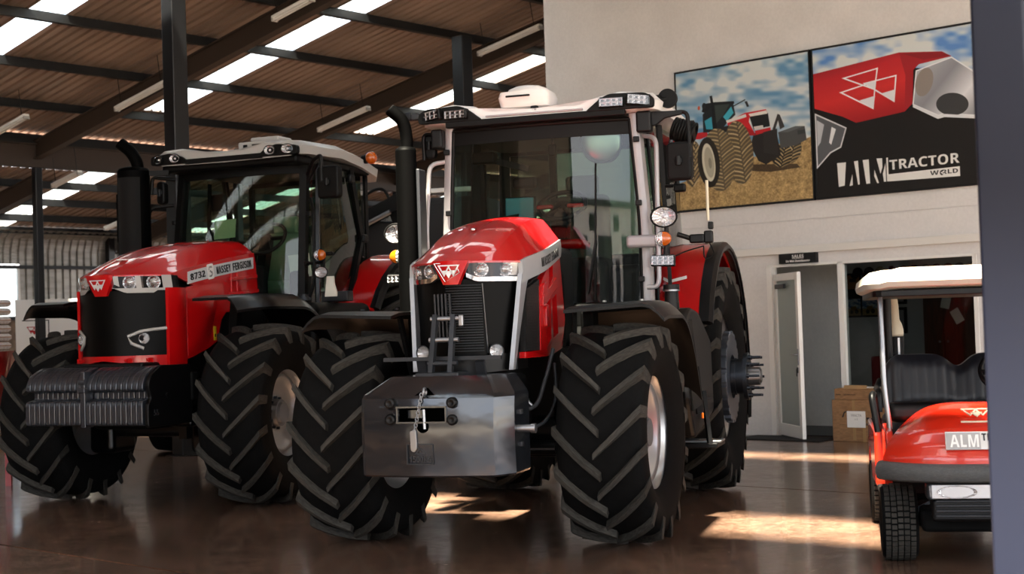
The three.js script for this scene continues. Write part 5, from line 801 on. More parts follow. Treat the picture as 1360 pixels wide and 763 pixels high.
  mesh('chassis', [rbb(-0.35, 0.35, 0.2, 0.34, -1.95, 0.25, 0.03), cy('x', 0.03, 0.03, 0.8, 0, 0.232, 0, 12), cy('x', 0.045, 0.045, 0.8, 0, 0.232, -1.66, 12), rbb(-0.55, 0.55, 0.3, 0.36, -1.1, -0.2, 0.02)], M.mattBlack, T);
  mesh('front_spring', [bar([-0.35, 0.3, 0.02], [-0.12, 0.42, 0.05], 0.04, 0.05), bar([0.35, 0.3, 0.02], [0.12, 0.42, 0.05], 0.04, 0.05)], M.steelBlue, T);
  mesh('dashboard', [rbb(-0.5, 0.5, 0.82, 0.95, -0.42, -0.22, 0.05)], M.blackPlastic, T);
  mesh('floor_pan', [rbb(-0.56, 0.56, 0.34, 0.38, -1.0, -0.2, 0.01), rbb(-0.5, 0.5, 0.34, 0.7, -1.75, -0.85, 0.05)], M.mattBlack, T);
  for (const q of [1, -1]) mesh('rear_body', [prism(roundPts([[-0.72, 0.36], [-0.75, 0.74], [-1.9, 0.74], [-1.98, 0.5], [-1.93, 0.36], [-1.9, 0.45], [-1.78, 0.53], [-1.54, 0.53], [-1.4, 0.42], [-1.38, 0.34]], 0.04), q > 0 ? 0.46 : -0.57, q > 0 ? 0.57 : -0.46, 'zy', 0.02)], M.cartRed, T);
  // seat base and ribbed two-hump back
  mesh('seat_cushion', rbb(-0.5, 0.5, 0.7, 0.84, -1.18, -0.66, 0.06), M.vinyl, T);
  { const topY = x => 1.225 - 0.085 * Math.exp(-(((x - 0.03) / 0.085) ** 2)) - 0.12 * Math.max(0, (Math.abs(x - 0.02) - 0.38) / 0.12) ** 2;
    const f = (s, t) => { const x = lerp(-0.49, 0.5, s), e = Math.min(1, 5 * Math.min(s, 1 - s, t, 1 - t)), rib = 0.008 * Math.abs(Math.sin((x + 0.49) / 0.062 * Math.PI)) * (t > 0.08 && t < 0.9 ? 1 : 0); return [x, lerp(0.86, topY(x), t), -1.12 - 0.1 * t + 0.05 * Math.sqrt(e) + rib]; };
    mesh('seat_back', shell(f, 96, 14, [0, 0, -0.09], 0.9), M.vinyl, T); }
  // canopy and struts
  { const lvl = [[1.655, 0.94], [1.67, 0.985], [1.7, 1], [1.745, 0.985], [1.775, 0.93], [1.79, 0.82]].map(([y, k]) => roundPts([[-0.63, -1.85], [0.63, -1.85], [0.63, 0.12], [-0.63, 0.12]], 0.14, 5).map(([x, z]) => [x * k, y + (Math.abs(x) < 0.5 ? 0.012 : 0), (z + 0.87) * k - 0.87])); const c = mesh('canopy', loft(lvl.map(r => r.slice().reverse()), true, true, 0.5), M.canopy, T);
    mesh('canopy_rim', [prism(roundPts([[-0.58, -1.8], [0.58, -1.8], [0.58, 0.08], [-0.58, 0.08]], 0.1, 4), 1.62, 1.66, 'xz', 0.006)], M.blackPlastic, c); }
  for (const q of [1, -1]) { mesh('front_strut', [pipe([[q * 0.5, 0.8, -0.02], [q * 0.525, 1.05, -0.02], [q * 0.525, 1.64, -0.14]], 0.017, 0.1)], M.steel, T); mesh('rear_strut', [pipe([[q * 0.42, 0.75, -1.45], [q * 0.42, 1.64, -1.4]], 0.028, 0.1)], M.blackPlastic, T);
    mesh('hip_rail', [pipe([[q * 0.57, 0.78, -0.05], [q * 0.6, 1.0, -0.1], [q * 0.585, 1.02, -0.16], [q * 0.56, 0.82, -0.3]], 0.022, 0.04)], M.blackPlastic, T); mesh('arm_rest', [pipe([[q * 0.53, 0.86, -0.72], [q * 0.53, 1.0, -0.74], [q * 0.53, 1.0, -1.1], [q * 0.5, 1.05, -1.2]], 0.02, 0.05)], M.blackPlastic, T); }
  { const s = mesh('steering_wheel', [new THREE.TorusGeometry(0.17, 0.016, 10, 36), bar([-0.17, 0, 0], [0.17, 0, 0], 0.03, 0.02), bar([0, 0, 0], [0, -0.17, 0], 0.03, 0.02), cy('z', 0.05, 0.05, 0.03)], M.blackPlastic, T); s.position.set(0.27, 1.12, -0.5); s.rotation.x = -0.75; mesh('steering_column', [bar([0.27, 1.1, -0.49], [0.27, 0.8, -0.3], 0.05, 0.05)], M.blackPlastic, T); }
  { const h = mesh('bottle_holder', [cy('y', 0.06, 0.065, 0.3, -0.37, 1.2, -1.55, 24), bar([-0.42, 1.2, -1.45], [-0.37, 1.2, -1.55], 0.04, 0.06)], M.satin, T); mesh('holder_stripe', bb(-0.352, -0.338, 1.06, 1.34, -1.488, -1.483), M.rim, h); }
}
{ const b = mesh('sand_bottle', [lathe([[0, 0.0], [0.062, 0.0], [0.066, 0.02], [0.064, 0.05], [0.055, 0.09], [0.04, 0.12], [0.036, 0.22], [0.034, 0.24]], 28), tube([[0, 0.22, 0], [-0.004, 0.27, 0], [-0.03, 0.31, 0.01], [-0.05, 0.305, 0.015]], 0.034, 16, 12), new THREE.SphereGeometry(0.034, 16, 10).translate(-0.05, 0.305, 0.015)], M.cream);
  const p = V3(-0.37, 1.35, -1.55).applyAxisAngle(V3(0, 1, 0), -12 * Math.PI / 180); b.position.set(2.8 + p.x, p.y, -8.68 + p.z); tag(b, 'cream plastic sand bottle standing in the black holder behind the cart seat', 'bottle'); }

// ---------- things on and by the white wall ----------
// a pixel of the photograph gives a direction; the plane it lies on gives the place
camera.updateMatrixWorld();
function pixRay(px, py) { return V3((px - 680) / 1880, -(py - 381.5) / 1880, -1).applyQuaternion(camera.quaternion); }
function onV(px, py, v) { const d = pixRay(px, py), dv = d.x * SV[0] + d.z * SV[1], t = v / dv, p = d.multiplyScalar(t); return { u: p.x * SU[0] + p.z * SU[1], y: p.y + 1.52 }; }
function place(o, u, v, y = 0, turn = 0) { o.position.copy(UV(u, v, y)); o.rotation.y = TW + turn; return o; }   // local: x = v, z = -u
function canvasMat(w, h, draw, rough = 0.4) { const c = document.createElement('canvas'); c.width = w; c.height = h; draw(c.getContext('2d'), w, h); const t = new THREE.CanvasTexture(c); t.colorSpace = THREE.SRGBColorSpace; return phy(0xffffff, rough, { map: t, clearcoat: 0.15, clearcoatRoughness: 0.3 }); }
const poly = (g, pts, fill, stroke, lw) => { g.beginPath(); pts.forEach((p, i) => i ? g.lineTo(p[0], p[1]) : g.moveTo(p[0], p[1])); g.closePath(); if (fill) { g.fillStyle = fill; g.fill(); } if (stroke) { g.strokeStyle = stroke; g.lineWidth = lw; g.stroke(); } };
const ell = (g, x, y, rx, ry, r, fill) => { g.beginPath(); g.ellipse(x, y, rx, ry, r, 0, 7); g.fillStyle = fill; g.fill(); };
function posterPanel(name, label, u0, u1, mat) {      // framed flat print on the wall
  const t = thing(name, label, 'poster', 'posters on the white wall'), w = u0 - u1; place(t, u0, VW - 0.002, 0);
  mesh('poster_frame', [bb(-0.035, 0, 2.96, 4.85, 0.004, w - 0.004), bb(-0.045, -0.03, 2.96, 2.985, 0.004, w - 0.004), bb(-0.045, -0.03, 4.825, 4.85, 0.004, w - 0.004), bb(-0.045, -0.03, 2.985, 4.825, 0.004, 0.026), bb(-0.045, -0.03, 2.985, 4.825, w - 0.026, w - 0.004)], M.ink, t);
  const g = new THREE.PlaneGeometry(w - 0.052, 1.84).rotateY(-Math.PI / 2).translate(-0.037, 3.905, w / 2); mesh('poster_print', g, mat, t); return t;
}
const nz = lattice(40, 77), nz2 = lattice(12, 78), nz3 = lattice(110, 79);
function skyField(g, W, H, hor, blue) {
  const im = g.createImageData(W, H), cl = (a, b, k) => a + (b - a) * k;
  for (let j = 0; j < H; j++) for (let i = 0; i < W; i++) {
    const x = i / W, y = j / H, o = (j * W + i) * 4, hy = hor(x); let c;
    if (y < hy) { let k = nz2(x * 0.7 + y * 0.15, y * 1.3 - x * 0.2) * 0.6 + nz(x * 0.4, y * 0.9 - x * 0.1) * 0.4; k = Math.min(1, Math.max(0, (k - 0.22) * 2.4)); c = blue.map((b, q) => cl(b, [214, 220, 219][q], k)); }
    else { const t = nz3(x, y) * 0.5 + nz(x, y) * 0.3 + nz3(x * 2.3, y * 2.3) * 0.4; c = [cl(112, 214, t), cl(88, 182, t), cl(52, 126, t)]; }
    for (let q = 0; q < 3; q++) im.data[o + q] = c[q]; im.data[o + 3] = 255;
  }
  g.putImageData(im, 0, 0);
}
const print1 = canvasMat(880, 800, (g, W, H) => {
  skyField(g, W, H, x => 0.8 - 0.22 * x, [98, 148, 186]);
  const C = (cx, cy) => { const px = 900 + cx / 4.016, py = 90 + cy / 4.016, top = 98 - 0.168 * (px - 898), bot = 282 - 0.099 * (px - 904); return [(px - 898) / 181 * W, (py - top) / (bot - top) * H]; };
  const P = (a, f, s, lw) => poly(g, a.map(p => C(...p)), f, s, lw), k = W / 727;
  P([[385, 520], [640, 515], [660, 535], [500, 560], [400, 555]], 'rgba(40,30,20,0.75)');
  const tyre = (cx, cy, rx, ry, rot, dark, n) => { const [x, y] = C(cx, cy); g.save(); g.translate(x, y); g.rotate(rot); g.scale(k, k); ell(g, 0, 0, rx, ry, 0, dark); g.beginPath(); g.ellipse(0, 0, rx, ry, 0, 0, 7); g.clip(); const p = 2 * ry / n * 2; g.lineWidth = p * 0.34; for (let i = -2; i < n / 2 + 2; i++) { const yy = -ry + i * p; g.strokeStyle = ['#c9b389', '#b39d72', '#a48f66'][(i + 3) % 3]; g.beginPath(); g.moveTo(-rx * 0.55, yy - p * 0.5); g.quadraticCurveTo(-rx * 0.1, yy - p * 0.1, rx * 0.12, yy + p * 0.5); g.stroke(); g.strokeStyle = ['#8f7b57', '#bda67b', '#9d8860'][(i + 3) % 3]; g.beginPath(); g.moveTo(rx * 1.0, yy - p * 0.8); g.quadraticCurveTo(rx * 0.55, yy - p * 0.2, rx * 0.2, yy + p); g.stroke(); } g.restore(); };
  tyre(615, 440, 52, 62, 0.4, '#3a3226', 14); tyre(565, 470, 55, 55, 0.3, '#2c261d', 14);
  tyre(75, 520, 50, 110, 0.1, '#4b4131', 16); P([[420, 350], [540, 330], [560, 470], [480, 520], [440, 500], [400, 420]], '#24211f');
  P([[60, 385], [100, 352], [160, 342], [170, 365], [120, 385]], '#c3202a');
  P([[140, 250], [200, 190], [312, 178], [324, 250], [270, 300], [235, 345], [140, 348]], '#1c2226'); P([[255, 262], [302, 205], [314, 240], [275, 285]], '#42b2c6'); P([[150, 285], [190, 262], [195, 330], [158, 330]], '#3a9db4'); P([[210, 200], [295, 190], [255, 255], [215, 300]], '#39433f');
  P([[135, 235], [150, 192], [210, 182], [318, 176], [320, 190], [205, 198], [150, 240]], '#15181a');
  P([[275, 290], [375, 240], [490, 220], [498, 250], [400, 262], [395, 290], [430, 360], [380, 350], [330, 330], [285, 330]], '#d2222b'); P([[270, 282], [380, 246], [384, 262], [275, 296]], '#e6e1da'); P([[330, 330], [350, 300], [420, 340], [430, 362], [380, 364]], '#a81820');
  P([[400, 262], [500, 240], [508, 312], [420, 330]], '#16181a'); P([[395, 246], [490, 226], [497, 244], [405, 260]], '#e9e4dd'); P([[420, 315], [470, 306], [475, 326], [425, 334]], '#dad5ce'); P([[425, 338], [510, 318], [512, 336], [432, 360]], '#c8212a');
  P([[300, 305], [340, 300], [300, 345], [225, 345], [240, 320]], '#1b1c1e');
  P([[183, 150], [197, 146], [204, 190], [222, 345], [205, 345], [190, 200]], '#101214'); g.strokeStyle = '#15181a'; g.lineWidth = 5 * k; g.beginPath(); g.moveTo(...C(312, 205)); g.lineTo(...C(380, 168)); g.stroke(); P([[376, 178], [390, 176], [400, 205], [388, 208]], '#1a1c1e'); ell(g, ...C(120, 215), 7 * k, 10 * k, 0, '#c8502a'); ell(g, ...C(150, 205), 12 * k, 16 * k, 0, '#1f2426');
  tyre(335, 455, 78, 150, -0.12, '#5a4e3a', 30); tyre(222, 495, 92, 150, -0.1, '#615540', 34);
  { const [x, y] = C(165, 510); ell(g, x, y, 62 * k, 120 * k, -0.1, '#26221b'); ell(g, x, y, 36 * k, 92 * k, -0.12, '#d8d3bd'); ell(g, x + 3 * k, y, 26 * k, 74 * k, -0.12, '#b3ad97'); ell(g, x + 8 * k, y + 4 * k, 9 * k, 26 * k, -0.1, '#8f8a78'); }
  P([[470, 345], [545, 325], [545, 470], [470, 455]], '#2d2b29'); P([[520, 330], [550, 245], [562, 250], [585, 315], [560, 330], [552, 280], [535, 330]], '#3b3a38');
  P([[550, 345], [640, 312], [688, 312], [696, 385], [640, 415], [560, 432]], '#4c4e4e'); P([[550, 345], [640, 312], [688, 312], [600, 345]], '#646767'); P([[650, 335], [690, 330], [692, 350], [652, 358]], '#35393a');
});
const print2 = canvasMat(960, 870, (g, W, H) => {
  const C = (cx, cy) => { const px = 1075 + cx / 3.316, py = 40 + cy / 3.316, top = 67.8 - 0.17 * (px - 1079), bot = 264.7 - 0.0885 * (px - 1083); return [(px - 1080) / 216 * W, (py - top) / (bot - top) * H]; };
  const P = (a, f, s, lw) => poly(g, a.map(p => C(...p)), f, s, lw);
  skyField(g, W, H, () => 2, [92, 140, 204]);
  const grd = (a, b, st) => { const q = g.createLinearGradient(...C(...a), ...C(...b)); st.forEach(([t, c]) => q.addColorStop(t, c)); return q; };
  P([[-20, 300], [430, 160], [760, 200], [800, 800], [-20, 800]], '#131110');
  g.strokeStyle = '#1d1a19'; g.lineWidth = 1; for (let i = 0; i < 90; i++) { g.beginPath(); g.moveTo(i / 90 * W, H * 0.45); g.lineTo(i / 90 * W, H); g.stroke(); }
  P([[-20, 205], [415, 97], [430, 103], [600, 93], [640, 115], [500, 150], [475, 175], [466, 325], [430, 362], [210, 412], [150, 385], [-20, 340]], grd([200, 130], [240, 410], [[0, '#9c2028'], [0.2, '#c3242c'], [0.55, '#d7302f'], [1, '#a41a20']]));
  P([[415, 97], [600, 93], [640, 115], [500, 150], [475, 175], [466, 325], [430, 362], [440, 200]], '#a61f27'); P([[430, 103], [600, 94], [636, 112], [520, 130]], '#8e1b23');
  P([[488, 180], [640, 120], [736, 190], [738, 382], [600, 372], [575, 380], [468, 330]], grd([480, 150], [740, 390], [[0, '#b9bcc4'], [0.4, '#8d8f96'], [0.7, '#e3e4e8'], [1, '#75777c']]), '#e9ebee', 7);
  ell(g, ...C(635, 330), 92, 62, 0.2, '#3a3b3d'); ell(g, ...C(520, 230), 50, 80, 0.3, '#8f867f'); P([[468, 330], [575, 382], [605, 374], [738, 384], [736, 396], [600, 388], [572, 396], [466, 342]], '#dfe1e4');
  P([[20, 375], [162, 435], [134, 520], [85, 545], [20, 612]], '#5c5e62', '#dfe0e2', 8); P([[25, 400], [60, 420], [40, 500], [25, 520]], '#c2c4c8'); P([[95, 430], [115, 440], [90, 510], [80, 500]], '#e8e9ea');
  for (const t of [[[160, 213], [316, 168], [300, 262]], [[145, 277], [306, 225], [290, 347]], [[255, 236], [398, 200], [385, 315]]]) P(t, null, '#eef0f2', 8); P([[255, 236], [306, 225], [300, 262]], '#e3e5e8'); P([[228, 312], [302, 290], [290, 347]], '#e3e5e8'); P([[330, 280], [392, 262], [385, 315]], '#e3e5e8');
  const L = '#e9e8e4'; P([[114, 592], [156, 588], [146, 692], [118, 698]], L); for (const a of [[[168, 694], [184, 640], [184, 690]], [[193, 584], [212, 581], [216, 686], [208, 688]], [[233, 578], [261, 575], [264, 682], [246, 684]], [[285, 620], [304, 680], [296, 682], [283, 650]], [[296, 571], [322, 570], [322, 610], [312, 640]], [[322, 640], [336, 590], [336, 674], [326, 675]], [[340, 568], [348, 567], [348, 673], [340, 674]]]) P(a, L);
  const text = (s, x0, x1, y0, y1, f) => { const a = C(x0, y1), b = C(x1, y0); g.save(); g.translate(a[0], a[1]); g.font = 'bold 100px sans-serif'; const w = g.measureText(s).width; g.scale((b[0] - a[0]) / w, (a[1] - b[1]) / 74); g.fillStyle = f; g.fillText(s, 0, 0); g.restore(); };
  text('TRACTOR', 352, 656, 545, 622, L); P([[346, 642], [656, 608], [656, 652], [346, 674]], L); text('W RLD', 530, 650, 616, 648, '#151413'); { const c = C(580, 636); ell(g, ...c, 12, 14, 0, '#151413'); P([[574, 636], [590, 626], [590, 634], [582, 637], [590, 641], [590, 648]], L); }
});
const print3 = canvasMat(256, 256, (g, W, H) => { skyField(g, W, H, () => 0.78, [196, 206, 224]); poly(g, [[0, 140], [60, 132], [256, 150], [256, 190], [0, 190]], '#6e6a3a'); poly(g, [[0, 185], [256, 185], [256, 256], [0, 256]], '#c88a3c'); poly(g, [[0, 178], [40, 172], [40, 186], [0, 192]], '#b8342f'); });
posterPanel('wall_poster', 'framed wall poster of a red tractor with twin wheels in a stubble field', 10.87, 8.81, print1);
posterPanel('wall_poster', 'framed wall poster of a red hood and headlamps with white lettering', 8.8, 6.67, print2);
posterPanel('wall_poster', 'framed wall poster of pale sky over a golden field, next to the hood poster', 6.66, 4.55, print3);
{ // door sign
  const t = thing('door_sign', 'small black sign with white lettering above the open glass door', 'sign'); place(t, 9.35, VW - 0.062, 0);
  mesh('sign_board', bb(0.0, 0.062, 2.185, 2.31, 0, 0.53), M.ink, t);
  mesh('sign_lettering', [onPlane(lettering('SALES', 0.165, 0.038, 0.003), [-0.001, 2.273, 0.275], [0, 0, 1], [0, 1, 0]), onPlane(bx(0.165, 0.005, 0.003), [-0.002, 2.245, 0.275], [0, 0, 1], [0, 1, 0]), onPlane(lettering('De Wet Dannhauser', 0.34, 0.03, 0.003), [-0.001, 2.215, 0.275], [0, 0, 1], [0, 1, 0])], M.white, t);
}
{ const m = mesh('door_mat', rbb(-0.55, 0, 0, 0.012, 0, 1.2, 0.004), M.mat); place(m, 9.75, VW - 0.08, 0.001); tag(m, 'flat black door mat on the floor before the open door', 'mat'); }
{ // cartons by the window
  const c = thing('cardboard_box', 'large closed cardboard box with white note and blue sticker beside the door', 'box'); place(c, 8.47, VW - 0.44, 0.0);
  mesh('carton', [uvBox(rbb(0, 0.36, 0, 0.5, 0, 0.71, 0.006), 1)], M.cardboard, c); mesh('packing_tape', [bb(-0.003, 0.0, 0.02, 0.5, 0.27, 0.31), bb(-0.003, 0, 0.0, 0.25, 0.4, 0.44)], M.cardTape, c);
  mesh('taped_note', bb(-0.005, -0.001, 0.17, 0.365, 0.2, 0.44), M.white, c); mesh('note_writing', [onPlane(lettering('TRACTA', 0.14, 0.03, 0.001), [-0.0056, 0.315, 0.32], [0, 0, 1], [0, 1, 0]), onPlane(lettering('x 2', 0.04, 0.02, 0.001), [-0.0056, 0.27, 0.32], [0, 0, 1], [0, 1, 0])], M.greyPaint, c);
  mesh('blue_sticker', onPlane(bx(0.065, 0.065, 0.002), [-0.003, 0.265, 0.56], [0, 0.25, 1], [0, 1, -0.25]), M.blue, c); mesh('printed_mark', [onPlane(prism([[-0.06, -0.02], [-0.03, 0.045], [0.02, 0.06], [-0.02, 0.03], [-0.04, -0.02]], 0, 0.001, 'xy'), [-0.002, 0.31, 0.19], [0, 0, 1], [0, 1, 0]), onPlane(bx(0.04, 0.025, 0.001), [-0.002, 0.28, 0.47], [0, 0, 1], [0, 1, 0]), onPlane(bx(0.05, 0.004, 0.001), [-0.002, 0.255, 0.47], [0, 0, 1], [0, 1, 0]), onPlane(bx(0.025, 0.025, 0.001), [-0.002, 0.21, 0.46], [0, 0, 1], [0, 1, 0]), onPlane(bx(0.5, 0.002, 0.001), [-0.002, 0.2, 0.34], [0, 0, 1], [0, 1, 0])], M.ink, c);
  const d = thing('cardboard_box', 'flat cardboard box with a sheet on top, lying on the large box', 'box'); place(d, 8.45, VW - 0.44, 0.501);
  mesh('carton', [uvBox(rbb(0, 0.34, 0, 0.13, 0.02, 0.66, 0.005), 1)], M.cardboard, d); mesh('torn_flap', [bb(0.01, 0.33, 0.131, 0.137, 0.06, 0.64), onPlane(bx(0.3, 0.05, 0.003), [0.0, 0.15, 0.3], [0, 0, 1], [0.6, 1, 0])], M.cardTape, d); mesh('paper_sheet', bb(0.05, 0.28, 0.138, 0.142, 0.2, 0.52), M.white, d); mesh('printed_mark', [onPlane(lettering('4000', 0.07, 0.016, 0.001), [-0.001, 0.06, 0.07], [0, 0, 1], [0, 1, 0]), onPlane(lettering('Last Dimensions', 0.16, 0.014, 0.001), [-0.001, 0.06, 0.22], [0, 0, 1], [0, 1, 0])], M.ink, d);
  const e = thing('cardboard_box', 'open cardboard box standing between the large box and the golf cart', 'box'); place(e, 7.72, VW - 0.5, 0, 0);
  mesh('carton', [uvBox(bb(0, 0.42, 0, 0.6, 0, 0.02), 1), uvBox(bb(0, 0.42, 0, 0.6, 0.5, 0.52), 1), uvBox(bb(0, 0.02, 0, 0.6, 0.02, 0.5), 1), uvBox(bb(0.4, 0.42, 0, 0.6, 0.02, 0.5), 1), bb(0.02, 0.4, 0, 0.02, 0.02, 0.5)], M.cardboard, e); mesh('packing_paper', [rb(0.3, 0.1, 0.34, 0.04, 0.21, 0.6, 0.26)], M.paperGreen, e); mesh('carton_flap', [onPlane(bx(0.5, 0.16, 0.006), [-0.05, 0.56, 0.26], [0, 0, 1], [0.7, 1, 0])], M.cardTape, e);
}
{ const r = mesh('pipe_offcut', [cy('x', 0.055, 0.055, 0.2, 0, 0.055, 0, 20), cy('x', 0.062, 0.062, 0.04, -0.1, 0.062, 0, 20)], M.steelBlue); place(r, 10.25, VW - 0.16, 0.001, 0.9); tag(r, 'short dark pipe offcut lying on the floor at the foot of the white wall', 'pipe'); }
// inside the office
const VBK = VW + 3.398;
{
  const a = onV(1121, 364, VBK), b = onV(1168, 421, VBK), w = a.u - b.u, h = a.y - b.y, t = thing('picture_board', 'dark picture board with machine photographs on the office wall', 'picture'); place(t, a.u, VBK, 0);
  mesh('board', bb(-0.02, 0, b.y, a.y, 0, w), M.ink, t); const pm = canvasMat(256, 256, (g) => { skyField(g, 256, 256, () => 0.6, [40, 90, 150]); poly(g, [[60, 200], [80, 120], [170, 110], [200, 190]], '#8a6a22'); ell(g, 90, 200, 30, 30, 0, '#171717'); ell(g, 180, 195, 34, 34, 0, '#171717'); }), pm2 = canvasMat(64, 64, g => { poly(g, [[0, 0], [64, 0], [64, 64], [0, 64]], '#c07a2c'); poly(g, [[16, 16], [48, 16], [48, 32], [16, 32]], '#4b2d12'); });
  const cell = (x0, x1, y0, y1, m) => mesh('photo_print', new THREE.PlaneGeometry((x1 - x0) * w, (y1 - y0) * h).rotateY(-Math.PI / 2).translate(-0.022, b.y + (y0 + y1) / 2 * h, (x0 + x1) / 2 * w), m, t);
  cell(0.08, 0.47, 0.64, 0.96, pm2); cell(0.53, 0.97, 0.5, 0.96, pm); cell(0.06, 0.48, 0.04, 0.42, pm); cell(0.53, 0.97, 0.04, 0.42, pm);
}
for (const [x0, y0, x1, y1, l] of [[1177, 378, 1205, 404, 'black framed certificate on the office wall, the upper one'], [1177, 409, 1206, 443, 'black framed certificate on the office wall, below the other']]) {
  const a = onV(x0, y0, VBK), b = onV(x1, y1, VBK), w = a.u - b.u, t = thing('framed_certificate', l, 'certificate'); place(t, a.u, VBK, 0);
  mesh('frame', [bb(-0.03, 0, b.y, a.y, 0, 0.04), bb(-0.03, 0, b.y, a.y, w - 0.04, w), bb(-0.03, 0, b.y, b.y + 0.04, 0.04, w - 0.04), bb(-0.03, 0, a.y - 0.04, a.y, 0.04, w - 0.04)], M.ink, t); mesh('certificate', [bb(-0.012, -0.006, b.y + 0.04, a.y - 0.04, 0.04, w - 0.04)], M.greyPaint, t);
}
{ const a = onV(1241, 372, VBK), b = onV(1300, 480, VBK), t = thing('wooden_cupboard', 'tall brown wooden cupboard against the office wall behind the golf cart', 'cupboard'), w = a.u - b.u; place(t, a.u, VBK - 0.42, 0);
  mesh('carcass', uvBox(bb(0.02, 0.42, 0, a.y, 0, w), 1), M.wood, t); for (let k = 0; k < 2; k++) { const d = mesh('cupboard_door', uvBox(rbb(0, 0.018, 0.06, a.y - 0.02, k * w / 2 + 0.01, (k + 1) * w / 2 - 0.01, 0.004), 1), M.wood, t); mesh('knob', new THREE.SphereGeometry(0.018, 12, 8).translate(-0.015, 1.1, w / 2 + (k ? 0.06 : -0.06)), M.steel, d); }
  for (const [x0, y0, x1, y1, r] of [[1247, 393, 1264, 408, 0.25], [1257, 408, 1284, 432, -0.5]]) { const p = onV((x0 + x1) / 2, (y0 + y1) / 2, VBK - 0.44), g = mesh('paper_note', rot(bx(0.004, 0.2, 0.13), r, 0, 0), M.paper, t); g.position.set(-0.003, p.y, a.u - p.u); } }
{ const cols = [[0x17130f], [0x0f0f10], [0x2a0d0e], [0x9a8668], [0x5e1016], [0x6a1216], [0x111113], [0x777a7e], [0x6d1317], [0x7c1a18], [0x141416], [0x5a5a5c], [0x6e1012], [0x1a1a1c]], dome = join([new THREE.SphereGeometry(0.07, 20, 10, 0, Math.PI * 2, 0, Math.PI / 2).scale(1, 0.95, 1.1), cy('y', 0.071, 0.07, 0.012, 0, 0.0, 0, 20).scale(1, 1, 1.1)]), brim = prism(roundPts([[-0.055, 0.05], [0.055, 0.05], [0.05, 0.12], [0, 0.14], [-0.05, 0.12]], 0.03), -0.006, 0.004, 'xz');
  const names = ['dark brown', 'black', 'dark maroon', 'beige', 'deep red', 'wine red', 'jet black', 'grey', 'brick red', 'rust red', 'charcoal', 'mid grey', 'crimson', 'near black'];
  cols.forEach(([c], i) => { const p = onV(1058 + (i < 1 ? 0 : 66 + i * 15), 361 - i * 0.75, VW + 2.6), m = std(c, 0.85), t = thing('cap', `${names[i]} peaked cap in the row hanging at the top of the office`, 'cap', 'caps hanging in the office'); place(t, p.u, VW + 2.6, p.y - 0.02); t.rotation.y = TW - Math.PI / 2; t.rotation.x = 0.9; mesh('crown', dome, m, t); mesh('brim', brim, m, t); });
  const a = onV(1050, 352, VW + 2.62), b = onV(1310, 340, VW + 2.62); const r = mesh('cap_rail', [rbb(-0.01, 0.01, a.y + 0.02, a.y + 0.06, 0, a.u - b.u, 0.004)], M.castGrey); place(r, a.u, VW + 2.72, 0); tag(r, 'dark rail the row of caps hangs from', 'rail'); }
{ const p = onV(1190, 500, VW + 1.2), t = thing('office_chair', 'dark red chair standing inside the office window', 'chair'); place(t, p.u + 0.1, VW + 1.2, 0.012, 0.5); mesh('backrest', rb(0.06, 0.42, 0.42, 0.03, 0.2, 0.74, 0), M.chairRed, t); mesh('seat', rb(0.44, 0.08, 0.44, 0.03, 0, 0.46, 0), M.chairRed, t); for (const [x, z] of [[-0.18, -0.18], [-0.18, 0.18], [0.18, -0.18], [0.18, 0.18]]) mesh('leg', cy('y', 0.013, 0.013, 0.44, x, 0.22, z, 10), M.steel, t); }

{ // flat panel light in the office ceiling
  const t = thing('ceiling_light', 'flat white light panel in the office ceiling above the cupboard', 'light'); place(t, 6.6, VW + 1.7, 2.7); mesh('light_frame', [bb(-0.31, 0.31, 0.0, 0.04, -0.62, 0.62)], M.white, t);
  mesh('light_diffuser', bb(-0.29, 0.29, -0.006, -0.001, -0.6, 0.6), std(0xffffff, 0.6, 0, { emissive: 0xfff6ea, emissiveIntensity: 0.8 }), t);
  const L = new THREE.RectAreaLight(0xfff6ea, 1.6, 0.58, 1.2); L.position.set(0, -0.012, 0); L.rotation.x = -Math.PI / 2; t.add(L);
}

